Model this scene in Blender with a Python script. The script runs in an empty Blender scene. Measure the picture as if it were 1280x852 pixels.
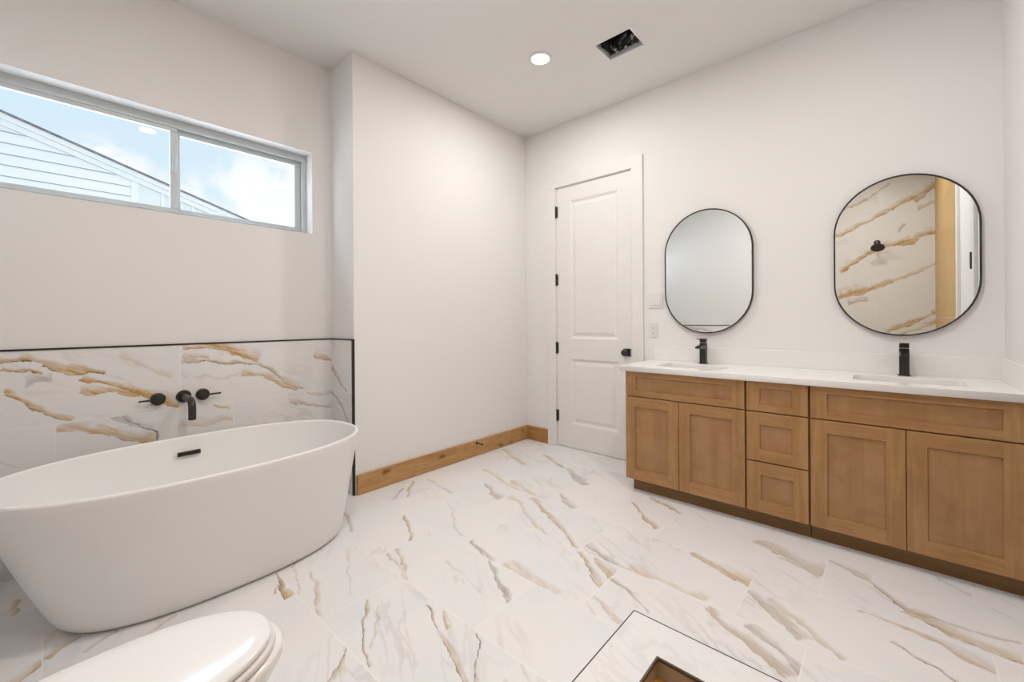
import bpy, bmesh, math, random
from mathutils import Vector, Matrix, noise

random.seed(4)
SC = bpy.context.scene
COL = SC.collection
PI = math.pi

# ------------------------------------------------------------------ camera
cam_d = bpy.data.cameras.new('camera')
cam = bpy.data.objects.new('camera', cam_d)
COL.objects.link(cam)
cam_d.sensor_width = 36.0
cam_d.lens = 522.97 / 1280 * 36.0
cam_d.shift_y = -24.97 / 1280
cam_d.clip_start = 0.02
cam.matrix_world = (Matrix.Translation((2.727, -3.269, 1.192))
                    @ Matrix.Rotation(0.7298, 4, 'Z') @ Matrix.Rotation(PI / 2, 4, 'X')
                    @ Matrix.Rotation(-0.0065, 4, 'Z'))
SC.camera = cam

# ------------------------------------------------------------------ exposure
vs = SC.view_settings
vs.view_transform = 'Standard'
vs.look = 'None'
vs.gamma = 1.0
vs.use_curve_mapping = False
vs.exposure = -0.04

SKY_STRENGTH = 1.0
LAMP_POWER = 12.0
SUN_STRENGTH = 0.5

# ------------------------------------------------------------------ node helpers
class NT:
    def __init__(self, tree):
        self.t = tree
    def n(self, kind, **kw):
        nd = self.t.nodes.new(kind)
        for k, v in kw.items():
            setattr(nd, k, v)
        return nd
    def put(self, sock, v):
        if hasattr(v, 'is_output'):
            self.t.links.new(v, sock)
        elif v is not None:
            if sock.type == 'RGBA' and len(v) == 3:
                v = (*v, 1.0)
            sock.default_value = v
    def math(self, op, a, b=None, c=None, clamp=False):
        nd = self.n('ShaderNodeMath', operation=op, use_clamp=clamp)
        for i, v in enumerate((a, b, c)):
            if v is not None:
                self.put(nd.inputs[i], v)
        return nd.outputs[0]
    def vmath(self, op, a, b=None, scale=None):
        nd = self.n('ShaderNodeVectorMath', operation=op)
        self.put(nd.inputs[0], a)
        if b is not None:
            self.put(nd.inputs[1], b)
        if scale is not None:
            self.put(nd.inputs['Scale'], scale)
        return nd.outputs['Value' if op in ('DOT_PRODUCT', 'LENGTH') else 'Vector']
    def noise(self, vec, scale, detail=3.0, rough=0.55, dist=0.0, color=False):
        nd = self.n('ShaderNodeTexNoise')
        self.put(nd.inputs['Vector'], vec)
        nd.inputs['Scale'].default_value = scale
        nd.inputs['Detail'].default_value = detail
        nd.inputs['Roughness'].default_value = rough
        nd.inputs['Distortion'].default_value = dist
        return nd.outputs['Color' if color else 'Fac']
    def ramp(self, f, a, b, to0=0.0, to1=1.0, smooth=True):
        nd = self.n('ShaderNodeMapRange')
        nd.interpolation_type = 'SMOOTHSTEP' if smooth else 'LINEAR'
        self.put(nd.inputs[0], f)
        for i, v in ((1, a), (2, b), (3, to0), (4, to1)):
            self.put(nd.inputs[i], v)
        return nd.outputs[0]
    def mix(self, f, a, b, mode='MIX'):
        nd = self.n('ShaderNodeMix', data_type='RGBA', blend_type=mode)
        self.put(nd.inputs[0], f)
        self.put(nd.inputs[6], a)
        self.put(nd.inputs[7], b)
        return nd.outputs[2]
    def scalev(self, vec, s):
        return self.vmath('MULTIPLY', vec, s)

def srgb(r, g, b):
    f = lambda c: (c / 255 / 12.92) if c / 255 <= 0.04045 else ((c / 255 + 0.055) / 1.055) ** 2.4
    return (f(r), f(g), f(b))

# ------------------------------------------------------------------ sky
world = bpy.data.worlds.new('sky')
SC.world = world
world.use_nodes = True
W = NT(world.node_tree)
world.node_tree.nodes.clear()
tc = W.n('ShaderNodeTexCoord').outputs['Generated']
sep = W.n('ShaderNodeSeparateXYZ')
W.put(sep.inputs[0], tc)
up = sep.outputs[2]
blue = W.mix(W.ramp(up, 0.03, 0.5), (0.90, 1.0, 1.06), (0.70, 0.90, 1.08))
big = W.noise(W.scalev(tc, (1.0, 1.0, 1.5)), 3.2, 7.0, 0.55, 0.3)
cover = W.math('ADD', big, W.ramp(up, 0.12, 0.34, 0.17, 0.02))
cl = W.ramp(cover, 0.49, 0.60)
skyc = W.mix(cl, blue, (1.12, 1.12, 1.12))
skyc = W.mix(W.ramp(up, -0.08, 0.0), (0.8, 0.82, 0.84), skyc)
# gain added to unseen sky and ground on the window's side, brightening the room
side = W.ramp(W.math('ABSOLUTE', sep.outputs[1]), 0.42, 0.75)
high = W.ramp(up, 0.45, 0.75)
low = W.ramp(up, -0.02, -0.2, 0.0, 0.6)
lobe = W.math('MULTIPLY', W.math('MAXIMUM', W.math('MAXIMUM', side, high), low), W.ramp(sep.outputs[0], -0.02, -0.3))
skyc = W.mix(W.math('MULTIPLY', lobe, 0.7), skyc, (0.70, 0.87, 1.0))
gain = W.math('MULTIPLY_ADD', lobe, 17.0, 1.0)
bg = W.n('ShaderNodeBackground')
W.put(bg.inputs[0], skyc)
W.put(bg.inputs[1], W.math('MULTIPLY', gain, SKY_STRENGTH))
W.put(W.n('ShaderNodeOutputWorld').inputs[0], bg.outputs[0])

sun_d = bpy.data.lights.new('sun', 'SUN')
sun = bpy.data.objects.new('sun', sun_d)
COL.objects.link(sun)
sun_d.energy = SUN_STRENGTH
sun_d.angle = math.radians(1.0)
sun_d.color = (1.0, 0.96, 0.9)
sun.location = (3, -2, 8)
sun.rotation_euler = Vector((-0.62, 0.25, -0.74)).to_track_quat('-Z', 'Y').to_euler()

# ------------------------------------------------------------------ materials
def new_mat(name):
    m = bpy.data.materials.new(name)
    m.use_nodes = True
    t = NT(m.node_tree)
    bs = m.node_tree.nodes['Principled BSDF']
    return m, t, bs

def bump(t, bs, h, strength, dist=0.002):
    b = t.n('ShaderNodeBump')
    b.inputs['Strength'].default_value = strength
    b.inputs['Distance'].default_value = dist
    t.put(b.inputs['Height'], h)
    t.put(bs.inputs['Normal'], b.outputs[0])

def plain(name, col, rough=0.5, metal=0.0, spec=0.5, vary=0.03, coat=0.0):
    m, t, bs = new_mat(name)
    p = t.n('ShaderNodeTexCoord').outputs['Object']
    f = t.noise(p, 9.0, 3.0)
    c = t.mix(t.ramp(f, 0.3, 0.7), tuple(x * (1 - vary) for x in col), tuple(min(1, x * (1 + vary)) for x in col))
    t.put(bs.inputs['Base Color'], c)
    bs.inputs['Roughness'].default_value = rough
    bs.inputs['Metallic'].default_value = metal
    bs.inputs['Specular IOR Level'].default_value = spec
    bs.inputs['Coat Weight'].default_value = coat
    bs.inputs['Coat Roughness'].default_value = 0.08
    return m

def paint(name, col, tex=0.25):
    m, t, bs = new_mat(name)
    p = t.n('ShaderNodeNewGeometry').outputs['Position']
    f = t.noise(p, 3.0, 2.0)
    t.put(bs.inputs['Base Color'], t.mix(f, tuple(c * 0.985 for c in col), col))
    bs.inputs['Roughness'].default_value = 0.75
    bs.inputs['Specular IOR Level'].default_value = 0.25
    bump(t, bs, t.noise(p, 90.0, 3.0, 0.6), tex, 0.003)
    return m

def wood(name, dark, mid, light, axis=2, scale=1.0, rough=0.42, blotch=0.35, knots=False):
    m, t, bs = new_mat(name)
    p = t.n('ShaderNodeNewGeometry').outputs['Position']
    st = [26.0, 26.0, 26.0]
    st[axis] = 1.6
    q = t.scalev(p, tuple(s * scale for s in st))
    g = t.noise(q, 1.0, 6.0, 0.62, 0.6)
    st2 = [120.0, 120.0, 120.0]
    st2[axis] = 4.0
    fine = t.noise(t.scalev(p, tuple(s * scale for s in st2)), 1.0, 3.0, 0.6)
    c = t.mix(t.ramp(g, 0.32, 0.68), dark, light)
    c = t.mix(0.5, c, mid)
    c = t.mix(t.math('MULTIPLY', t.ramp(fine, 0.5, 0.72), 0.22), c, dark)
    cloud = t.noise(p, 14.0, 4.0, 0.6)
    c = t.mix(t.math('MULTIPLY', t.ramp(cloud, 0.42, 0.72), blotch), c, dark)
    cloud2 = t.noise(p, 5.0, 2.0, 0.5)
    c = t.mix(t.math('MULTIPLY', t.ramp(cloud2, 0.45, 0.75), blotch * 0.7), c, light)
    if knots:
        v = t.n('ShaderNodeTexVoronoi')
        s3 = [9.0, 9.0, 9.0]
        s3[axis] = 4.2
        t.put(v.inputs['Vector'], t.vmath('ADD', t.scalev(p, tuple(s3)), t.scalev(t.noise(p, 12.0, 2.0, color=True), (0.35, 0.35, 0.35))))
        v.inputs['Scale'].default_value = 1.0
        k = t.ramp(v.outputs['Distance'], 0.06, 0.24, 1.0, 0.0)
        pick = t.ramp(t.noise(t.scalev(p, (2.0, 2.0, 2.0)), 1.0, 1.0), 0.48, 0.56)
        c = t.mix(t.math('MULTIPLY', t.math('MULTIPLY', k, pick), 0.75), c, srgb(96, 66, 36))
    t.put(bs.inputs['Base Color'], c)
    bs.inputs['Roughness'].default_value = rough
    bs.inputs['Specular IOR Level'].default_value = 0.35
    bump(t, bs, fine, 0.08, 0.001)
    return m

# one mineral vein: a tapering streak from A along U, ragged through the warped coordinates,
# kept to the tile whose number is Tile
def vein_group():
    g = bpy.data.node_groups.new('vein', 'ShaderNodeTree')
    I = g.interface
    for nm, st in (('P', 'NodeSocketVector'), ('ID', 'NodeSocketFloat'), ('Mod', 'NodeSocketFloat'), ('A', 'NodeSocketVector'),
                   ('U', 'NodeSocketVector'), ('N', 'NodeSocketVector'), ('W0', 'NodeSocketFloat'), ('W1', 'NodeSocketFloat'),
                   ('Tile', 'NodeSocketFloat'), ('Tan', 'NodeSocketFloat'), ('Grey', 'NodeSocketFloat'), ('Line', 'NodeSocketFloat'),
                   ('Acc', 'NodeSocketVector')):
        I.new_socket(nm, in_out='INPUT', socket_type=st)
    I.new_socket('Acc', in_out='OUTPUT', socket_type='NodeSocketVector')
    t = NT(g)
    i = t.n('NodeGroupInput').outputs
    q = t.vmath('ADD', t.vmath('SUBTRACT', i['P'], i['A']), t.scalev(i['Acc'], (1e-6, 1e-6, 0.0)))   # ties each vein to the one before it
    tt = t.vmath('DOT_PRODUCT', q, i['U'])
    s = t.vmath('DOT_PRODUCT', q, i['N'])
    w = t.math('MULTIPLY_ADD', t.math('SUBTRACT', i['W1'], i['W0']), tt, i['W0'])
    w = t.math('MULTIPLY', t.math('MAXIMUM', w, 0.002), i['Mod'])
    r = t.math('DIVIDE', s, w)                                   # sharp on one edge, feathered on the other
    body = t.math('MULTIPLY', t.ramp(r, -0.75, -0.5), t.ramp(r, 1.5, -0.3))
    inside = t.math('MULTIPLY', t.ramp(tt, -0.04, 0.03), t.ramp(tt, 1.06, 0.99))
    nd = t.n('ShaderNodeMath', operation='COMPARE')
    t.put(nd.inputs[0], i['ID'])
    t.put(nd.inputs[1], t.math('MULTIPLY_ADD', tt, 1e-6, i['Tile']))
    nd.inputs[2].default_value = 0.5
    free = t.math('LESS_THAN', i['Tile'], -5000.0)
    inside = t.math('MULTIPLY', inside, t.math('MAXIMUM', nd.outputs[0], free))
    body = t.math('MULTIPLY', body, inside)
    off = t.math('ABSOLUTE', t.math('ADD', r, 0.58))
    line = t.ramp(off, t.math('DIVIDE', 0.0032, w), 0.0)
    line = t.math('MULTIPLY', line, inside)
    cv = t.n('ShaderNodeCombineXYZ')
    t.put(cv.inputs[0], t.math('MULTIPLY', body, i['Tan']))
    t.put(cv.inputs[1], t.math('MULTIPLY', body, i['Grey']))
    t.put(cv.inputs[2], t.math('MULTIPLY', line, i['Line']))
    t.put(t.n('NodeGroupOutput').inputs[0], t.vmath('MAXIMUM', i['Acc'], cv.outputs[0]))
    return g

VEIN = vein_group()

def marble(name, veins, ua, va, tile=None, rough=0.22, warm=(0.88, 0.858, 0.845), cool=(0.83, 0.83, 0.85),
           tan=srgb(204, 178, 140), grey=srgb(146, 138, 130), line=srgb(100, 72, 44), gain=1.0, streak=-0.5, warp=1.0, wide=1.0, deep=srgb(178, 142, 92), grout=(0.93, 0.915, 0.89), faint=0.25):
    """ua, va: world axes of the surface; tile = (u0, v0, lu, lv, shift, sign_v)"""
    m, t, bs = new_mat(name)
    p = t.n('ShaderNodeNewGeometry').outputs['Position']
    sp = t.n('ShaderNodeSeparateXYZ')
    t.put(sp.inputs[0], p)
    cb = t.n('ShaderNodeCombineXYZ')
    t.put(cb.inputs[0], sp.outputs[ua])
    t.put(cb.inputs[1], sp.outputs[va])
    P = cb.outputs[0]
    tid = 0.0
    rnd = (0.0, 0.0, 0.0)
    joint = None
    if tile:
        u0, v0, lu, lv, shift, sgn = tile
        rowf = t.math('DIVIDE', t.math('MULTIPLY', t.math('SUBTRACT', sp.outputs[va], v0), sgn), lv)
        row = t.math('FLOOR', rowf)
        par = t.math('FLOORED_MODULO', row, 2.0)
        if shift > 0:
            off = t.math('MULTIPLY', t.math('SUBTRACT', 1.0, par), shift)
        else:
            off = t.math('MULTIPLY', par, -shift)
        colf = t.math('DIVIDE', t.math('SUBTRACT', t.math('SUBTRACT', sp.outputs[ua], u0), off), lu)
        col = t.math('FLOOR', colf)
        tid = t.math('MULTIPLY_ADD', row, 100.0, col)
        wn = t.n('ShaderNodeTexWhiteNoise', noise_dimensions='1D')
        t.put(wn.inputs['W'], tid)
        rnd = t.scalev(wn.outputs['Color'], (7.0, 7.0, 7.0))
        du = t.math('MULTIPLY', t.math('PINGPONG', colf, 0.5), lu)
        dv = t.math('MULTIPLY', t.math('PINGPONG', rowf, 0.5), lv)
        joint = t.ramp(t.math('MINIMUM', du, dv), 0.0016, 0.0028, 1.0, 0.0)
    rs = t.n('ShaderNodeVectorRotate', rotation_type='Z_AXIS')
    t.put(rs.inputs['Vector'], P)
    rs.inputs['Angle'].default_value = -streak
    Ps = rs.outputs[0]                                           # x runs along the usual vein direction
    n1 = t.vmath('SUBTRACT', t.noise(P, 5.0, 2.0, color=True), (0.5, 0.5, 0.5))
    n2 = t.vmath('SUBTRACT', t.noise(t.scalev(Ps, (11.0, 26.0, 1.0)), 1.0, 5.0, 0.68, color=True), (0.5, 0.5, 0.5))
    Pw = t.vmath('ADD', P, t.vmath('ADD', t.scalev(n1, (0.07 * warp, 0.07 * warp, 0.0)), t.scalev(n2, (0.030 * warp, 0.030 * warp, 0.0))))
    mod = t.ramp(t.noise(t.scalev(Ps, (5.0, 9.0, 1.0)), 1.0, 3.0, 0.6), 0.3, 0.7, 0.55, 1.9)
    striae = t.noise(t.scalev(Ps, (9.0, 62.0, 1.0)), 1.0, 5.0, 0.72, 0.7)
    acc = (0.0, 0.0, 0.0)
    for (ax, ay, bx, by, w0, w1, K, S, L, idv) in veins:
        A, B = Vector((ax, ay, 0)), Vector((bx, by, 0))
        d = B - A
        ln = d.length
        nd = t.n('ShaderNodeGroup')
        nd.node_tree = VEIN
        nd.hide = True
        t.put(nd.inputs['P'], Pw)
        t.put(nd.inputs['ID'], tid)
        t.put(nd.inputs['Mod'], mod)
        nd.inputs['A'].default_value = A
        nd.inputs['U'].default_value = d / (ln * ln)
        nd.inputs['N'].default_value = Vector((-d.y, d.x, 0)) / ln
        nd.inputs['W0'].default_value = w0 * wide
        nd.inputs['W1'].default_value = w1 * wide
        nd.inputs['Tile'].default_value = idv
        nd.inputs['Tan'].default_value = S * K * gain
        nd.inputs['Grey'].default_value = S * (1 - K) * gain
        nd.inputs['Line'].default_value = L * gain
        t.put(nd.inputs['Acc'], acc)
        acc = nd.outputs[0]
    sa = t.n('ShaderNodeSeparateXYZ')
    t.put(sa.inputs[0], acc)
    Pt = t.vmath('ADD', P, rnd)
    cloud = t.noise(Pt, 2.4, 4.0, 0.55, 0.4)
    c = t.mix(t.ramp(cloud, 0.35, 0.68), warm, cool)
    # hair-thin pale streaks everywhere, different in each tile
    rot = t.n('ShaderNodeVectorRotate', rotation_type='Z_AXIS')
    t.put(rot.inputs['Vector'], Pt)
    rot.inputs['Angle'].default_value = 0.5
    stv = t.noise(t.scalev(rot.outputs[0], (1.3, 5.0, 1.0)), 1.3, 4.0, 0.55, 0.5)
    hair = t.ramp(t.math('ABSOLUTE', t.math('SUBTRACT', stv, 0.5)), 0.0, 0.035, 1.0, 0.0)
    gate = t.ramp(t.noise(Pt, 1.7, 2.0), 0.45, 0.65)
    c = t.mix(t.math('MULTIPLY', t.math('MULTIPLY', hair, gate), faint), c, t.mix(cloud, tan, grey))
    patch = t.ramp(t.noise(t.scalev(Ps, (5.0, 14.0, 1.0)), 1.0, 3.0, 0.6), 0.25, 0.55, 0.5, 1.1)
    grain = t.math('MULTIPLY', t.ramp(striae, 0.28, 0.6, 0.55, 1.1), patch)
    c = t.mix(t.math('MULTIPLY', sa.outputs[1], grain), c, grey)
    tcol = t.mix(t.ramp(striae, 0.42, 0.7), tan, deep)
    c = t.mix(t.math('MULTIPLY', sa.outputs[0], grain), c, tcol)
    c = t.mix(t.math('MULTIPLY', sa.outputs[2], t.math('MULTIPLY', patch, t.ramp(striae, 0.3, 0.55))), c, line)
    if joint is not None:
        c = t.mix(t.math('MULTIPLY', joint, 0.9), c, grout)
    t.put(bs.inputs['Base Color'], c)
    bs.inputs['Roughness'].default_value = rough
    bs.inputs['Specular IOR Level'].default_value = 0.4
    if joint is not None:
        bump(t, bs, t.math('SUBTRACT', 1.0, joint), 0.3, 0.001)
    return m

FLOOR_VEINS = [
    (0.083, -1.433, 0.412, -1.735, 0.0126, 0.0137, 1, 0.75, 0.6, 196),
    (0.412, -1.735, 0.772, -1.932, 0.0122, 0.0129, 1, 0.75, 0.6, 297),
    (0.115, -1.343, 0.454, -1.383, 0.0187, 0.0217, 1, 0.5, 0.2, 97),
    (0.529, -1.129, 0.801, -1.238, 0.0195, 0.0354, 0.4, 0.7, 0.3, 97),
    (0.815, -1.158, 1.292, -1.399, 0.0241, 0.0256, 1, 0.45, 0.1, 98),
    (0.266, -0.917, 1.063, -1.108, 0.0215, 0.0213, 1, 0.45, 0.2, -3),
    (1.04, -1.721, 1.259, -1.782, 0.0162, 0.0219, 0.1, 0.7, 0.2, 198),
    (1.323, -1.763, 1.574, -1.775, 0.0215, 0.0202, 1, 0.4, 0, 198),
    (1.196, -1.81, 1.206, -1.752, 0.0093, 0.0164, 0.2, 0.75, 0.4, 198),
    (1.206, -1.752, 1.383, -1.888, 0.0103, 0.0132, 0.2, 0.75, 0.4, 298),
    (1.383, -1.888, 1.533, -1.98, 0.0131, 0.0156, 0.2, 0.75, 0.4, 298),
    (0.817, -2.042, 1.064, -2.159, 0.0101, 0.0139, 1, 0.75, 0.4, 298),
    (0.816, -2.103, 0.98, -2.134, 0.0087, 0.0119, 0.5, 0.5, 0.2, 298),
    (1.052, -2.348, 1.232, -2.465, 0.0083, 0.0083, 0.7, 0.95, 0.9, 398),
    (1.232, -2.465, 1.394, -2.524, 0.0078, 0.0073, 0.7, 0.95, 0.9, 398),
    (1.123, -2.333, 1.325, -2.472, 0.005, 0.0057, 1, 0.45, 0, 398),
    (1.276, -2.199, 1.491, -2.275, 0.0049, 0.0092, 0.9, 0.7, 0.8, 398),
    (1.491, -2.275, 1.684, -2.345, 0.0091, 0.0115, 0.9, 0.7, 0.8, 398),
    (1.351, -2.179, 1.465, -2.222, 0.0083, 0.0107, 1, 0.7, 0.3, 398),
    (1.55, -2.175, 1.594, -2.184, 0.0048, 0.0059, 0.8, 0.7, 0.9, 398),
    (1.594, -2.184, 1.702, -2.325, 0.0055, 0.0055, 0.8, 0.7, 0.9, 398),
    (1.267, -2.543, 1.319, -2.595, 0.0078, 0.0088, 0.8, 0.8, 0.6, 498),
    (1.319, -2.595, 1.342, -2.647, 0.0105, 0.012, 0.8, 0.8, 0.6, 498),
    (0.676, -2.417, 0.991, -2.514, 0.0099, 0.0101, 1, 0.45, 0.2, 397),
    (0.548, -2.546, 0.687, -2.56, 0.0116, 0.0131, 1, 0.95, 0.9, 497),
    (0.687, -2.56, 0.801, -2.568, 0.0131, 0.0151, 1, 0.95, 0.9, 497),
    (0.722, -2.595, 0.611, -2.54, 0.0054, 0.0058, 1, 0.8, 0.6, 497),
    (0.484, -2.432, 0.788, -2.53, 0.0071, 0.0077, 1, 0.45, 0.1, 397),
    (0.612, -2.222, 0.962, -2.356, 0.0078, 0.0078, 1, 0.3, 0, 397),
    (0.067, -2.004, 0.455, -2.092, 0.0155, 0.0111, 0.5, 0.7, 0.3, 297),
    (0.248, -1.735, 0.155, -1.568, 0.0122, 0.0175, 0.1, 0.5, 0.3, 196),
    (0.039, -0.409, 0.475, -0.612, 0.0231, 0.0308, 1, 0.7, 0.5, -103),
    (0.539, -1.482, 0.965, -1.73, 0.0108, 0.009, 0.2, 0.3, 0, 197),
    (0.396, -0.259, 0.77, -0.458, 0.0173, 0.0208, 0.8, 0.7, 0.6, -103),
    (0.77, -0.458, 1.097, -0.657, 0.0342, 0.048, 0.3, 0.75, 0.2, -102),
    (0.938, -1.086, 1.202, -1.209, 0.0225, 0.022, 0.9, 0.7, 0.6, 98),
    (1.202, -1.209, 1.356, -1.295, 0.0207, 0.021, 0.9, 0.7, 0.6, 98),
    (1.356, -1.295, 1.55, -1.433, 0.019, 0.0186, 0.9, 0.7, 0.6, 98),
    (1.55, -1.433, 1.768, -1.597, 0.0181, 0.017, 0.9, 0.7, 0.6, 198),
    (1.629, -1.431, 1.772, -1.499, 0.022, 0.0355, 1, 0.8, 0.4, 198),
    (1.055, -0.898, 1.223, -1.031, 0.0201, 0.0278, 0.2, 0.6, 0.2, -2),
    (0.632, -0.938, 0.967, -1.061, 0.0271, 0.0243, 1, 0.45, 0.1, -3),
    (1.527, -1.35, 1.776, -1.429, 0.019, 0.0318, 0.15, 0.65, 0.2, 99),
    (1.793, -1.379, 2.141, -1.393, 0.0297, 0.0259, 1, 0.4, 0.1, 99),
    (1.331, -1.719, 1.655, -1.777, 0.0212, 0.0232, 1, 0.4, 0, 198),
    (1.481, -0.697, 1.627, -0.839, 0.0104, 0.0158, 0.9, 0.8, 0.7, -2),
    (1.627, -0.839, 1.742, -0.922, 0.018, 0.024, 0.9, 0.8, 0.7, -2),
    (1.534, -0.569, 1.784, -0.661, 0.0214, 0.0243, 0.9, 0.65, 0.4, -101),
    (1.973, -1.063, 2.267, -1.16, 0.0184, 0.0478, 1, 0.7, 0.5, 99),
    (1.777, -1.51, 2.001, -1.633, 0.0072, 0.0084, 0.1, 0.55, 0.5, 199),
    (1.776, -1.692, 1.939, -1.748, 0.0184, 0.0189, 0.9, 0.45, 0, 199),
    (2.176, -1.435, 2.473, -1.621, 0.0189, 0.0383, 0.5, 0.75, 0.3, 199),
    (2.324, -1.427, 2.504, -1.572, 0.0264, 0.034, 0.3, 0.6, 0.3, 199),
    (2.276, -1.204, 2.481, -1.389, 0.0304, 0.0342, 0.35, 0.65, 0.3, 100),
    (2.209, -0.712, 2.5, -0.854, 0.0337, 0.088, 0.6, 0.65, 0.6, -1),
    (2.513, -0.686, 2.659, -0.747, 0.017, 0.0197, 0.6, 0.7, 0.8, 0),
    (2.659, -0.747, 2.788, -0.917, 0.0147, 0.0155, 0.6, 0.7, 0.8, 0),
    (2.788, -0.917, 2.928, -0.986, 0.0399, 0.0423, 1, 0.65, 0.7, 0),
    (2.928, -0.986, 3.078, -1.006, 0.0433, 0.0457, 1, 0.65, 0.7, 0),
    (2.823, -0.924, 3.092, -0.893, 0.0098, 0.0121, 0.1, 0.5, 0.3, 0),
    (2.345, -1.214, 2.611, -1.412, 0.0292, 0.0213, 0.6, 0.6, 0.2, 100),
    (2.634, -1.052, 2.817, -1.067, 0.0196, 0.0242, 1, 0.55, 0.3, 100),
    (2.817, -1.067, 2.998, -1.129, 0.0237, 0.0269, 1, 0.55, 0.3, 100),
    (2.737, -1.179, 2.829, -1.234, 0.0076, 0.0086, 0.6, 0.6, 0.8, 100),
    (2.829, -1.234, 2.896, -1.278, 0.0085, 0.0096, 0.6, 0.6, 0.8, 100),
    (2.847, -0.5, 2.996, -0.623, 0.0161, 0.0179, 0.7, 0.4, 0.1, -100),
    (0.558, -3.337, 0.49, -3.265, 0.027, 0.0263, 1, 0.75, 0.4, 697),
    (0.49, -3.265, 0.427, -3.189, 0.0277, 0.0264, 1, 0.75, 0.4, 597),
    (0.163, -3.388, -0.076, -3.351, 0.0106, 0.0122, 1, 0.6, 0.3, 696),
    (0.557, -3.172, 0.491, -3.084, 0.01, 0.0109, 0.7, 0.5, 0.4, 597),
    (0.628, -3.034, 0.544, -2.886, 0.0101, 0.0116, 1, 0.4, 0, 597),
    (1.09, -1.93, 1.389, -1.996, 0.0068, 0.006, 0.2, 0.25, 0, 298),
]
WALL_VEINS = [
    (-3.406, 1.038, -3.304, 1.023, 0.0129, 0.0129, 0.9, 0.95, 0.9, -1),
    (-3.304, 1.023, -3.193, 0.971, 0.0128, 0.0128, 0.9, 0.95, 0.9, -1),
    (-3.193, 0.971, -3.058, 0.951, 0.0139, 0.0144, 0.9, 0.95, 0.9, -1),
    (-3.406, 0.994, -3.271, 0.966, 0.0073, 0.0074, 1, 0.8, 0.6, -1),
    (-3.132, 0.921, -3.047, 0.87, 0.0092, 0.0099, 1, 0.9, 0.3, -1),
    (-3.047, 0.87, -2.914, 0.797, 0.0104, 0.0115, 1, 0.9, 0.3, -1),
    (-2.914, 0.797, -2.75, 0.728, 0.0118, 0.0134, 1, 0.9, 0.3, -1),
    (-3.147, 0.857, -3.032, 0.83, 0.0137, 0.0148, 1, 0.8, 0.2, -1),
    (-3.032, 0.83, -2.914, 0.784, 0.0138, 0.0147, 1, 0.8, 0.2, -1),
    (-3.406, 0.905, -3.32, 0.83, 0.0106, 0.008, 1, 0.9, 0.6, -1),
    (-3.32, 0.83, -3.227, 0.749, 0.0065, 0.0077, 0.9, 0.8, 0.5, -1),
    (-3.227, 0.749, -3.181, 0.709, 0.0077, 0.0088, 0.9, 0.8, 0.5, -1),
    (-3.006, 1.027, -2.797, 0.886, 0.01, 0.0102, 1, 0.3, 0, -1),
    (-3.222, 0.681, -3.063, 0.625, 0.0131, 0.0176, 1, 0.7, 0.3, 99),
    (-3.063, 0.625, -2.872, 0.537, 0.0176, 0.0228, 1, 0.7, 0.3, 99),
    (-2.995, 0.693, -2.865, 0.585, 0.0055, 0.0066, 0.1, 0.8, 0.9, 99),
    (-2.865, 0.585, -2.851, 0.542, 0.0058, 0.0065, 0.1, 0.8, 0.9, 99),
    (-3.032, 0.691, -2.888, 0.612, 0.0113, 0.0124, 0, 0.5, 0.1, 99),
    (-3.334, 0.927, -3.231, 0.943, 0.0171, 0.0141, 0, 0.35, 0, -1),
    (-2.741, 1.042, -2.529, 1.031, 0.0135, 0.02, 1, 0.85, 0.5, 0),
    (-2.529, 1.031, -2.339, 0.963, 0.0192, 0.0251, 1, 0.85, 0.5, 0),
    (-2.734, 0.954, -2.339, 0.927, 0.007, 0.008, 0.5, 0.8, 0.9, 0),
    (-2.339, 0.927, -2.164, 0.798, 0.0073, 0.0076, 0.5, 0.8, 0.9, 0),
    (-2.164, 0.798, -2.049, 0.724, 0.0078, 0.0082, 0.5, 0.8, 0.9, 0),
    (-2.422, 0.862, -2.259, 0.814, 0.0151, 0.0191, 1, 0.8, 0.3, 0),
    (-2.259, 0.814, -2.086, 0.728, 0.0188, 0.0237, 1, 0.8, 0.3, 0),
    (-2.738, 0.996, -2.611, 0.968, 0.0275, 0.0119, 1, 0.5, 0.1, 0),
    (-1.987, 0.956, -1.866, 0.895, 0.0141, 0.011, 0.7, 0.8, 0.7, 1),
    (-2.341, 0.703, -1.867, 0.683, 0.008, 0.0089, 1, 0.4, 0.1, 100),
    (-2.134, 0.657, -1.868, 0.571, 0.0106, 0.0085, 0.5, 0.5, 0.4, 100),
    (-2.572, 0.711, -2.489, 0.659, 0.0088, 0.0068, 1, 0.6, 0.4, 99),
    (-2.747, 0.607, -2.445, 0.601, 0.0185, 0.0204, 0.8, 0.35, 0, 99),
]
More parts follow.
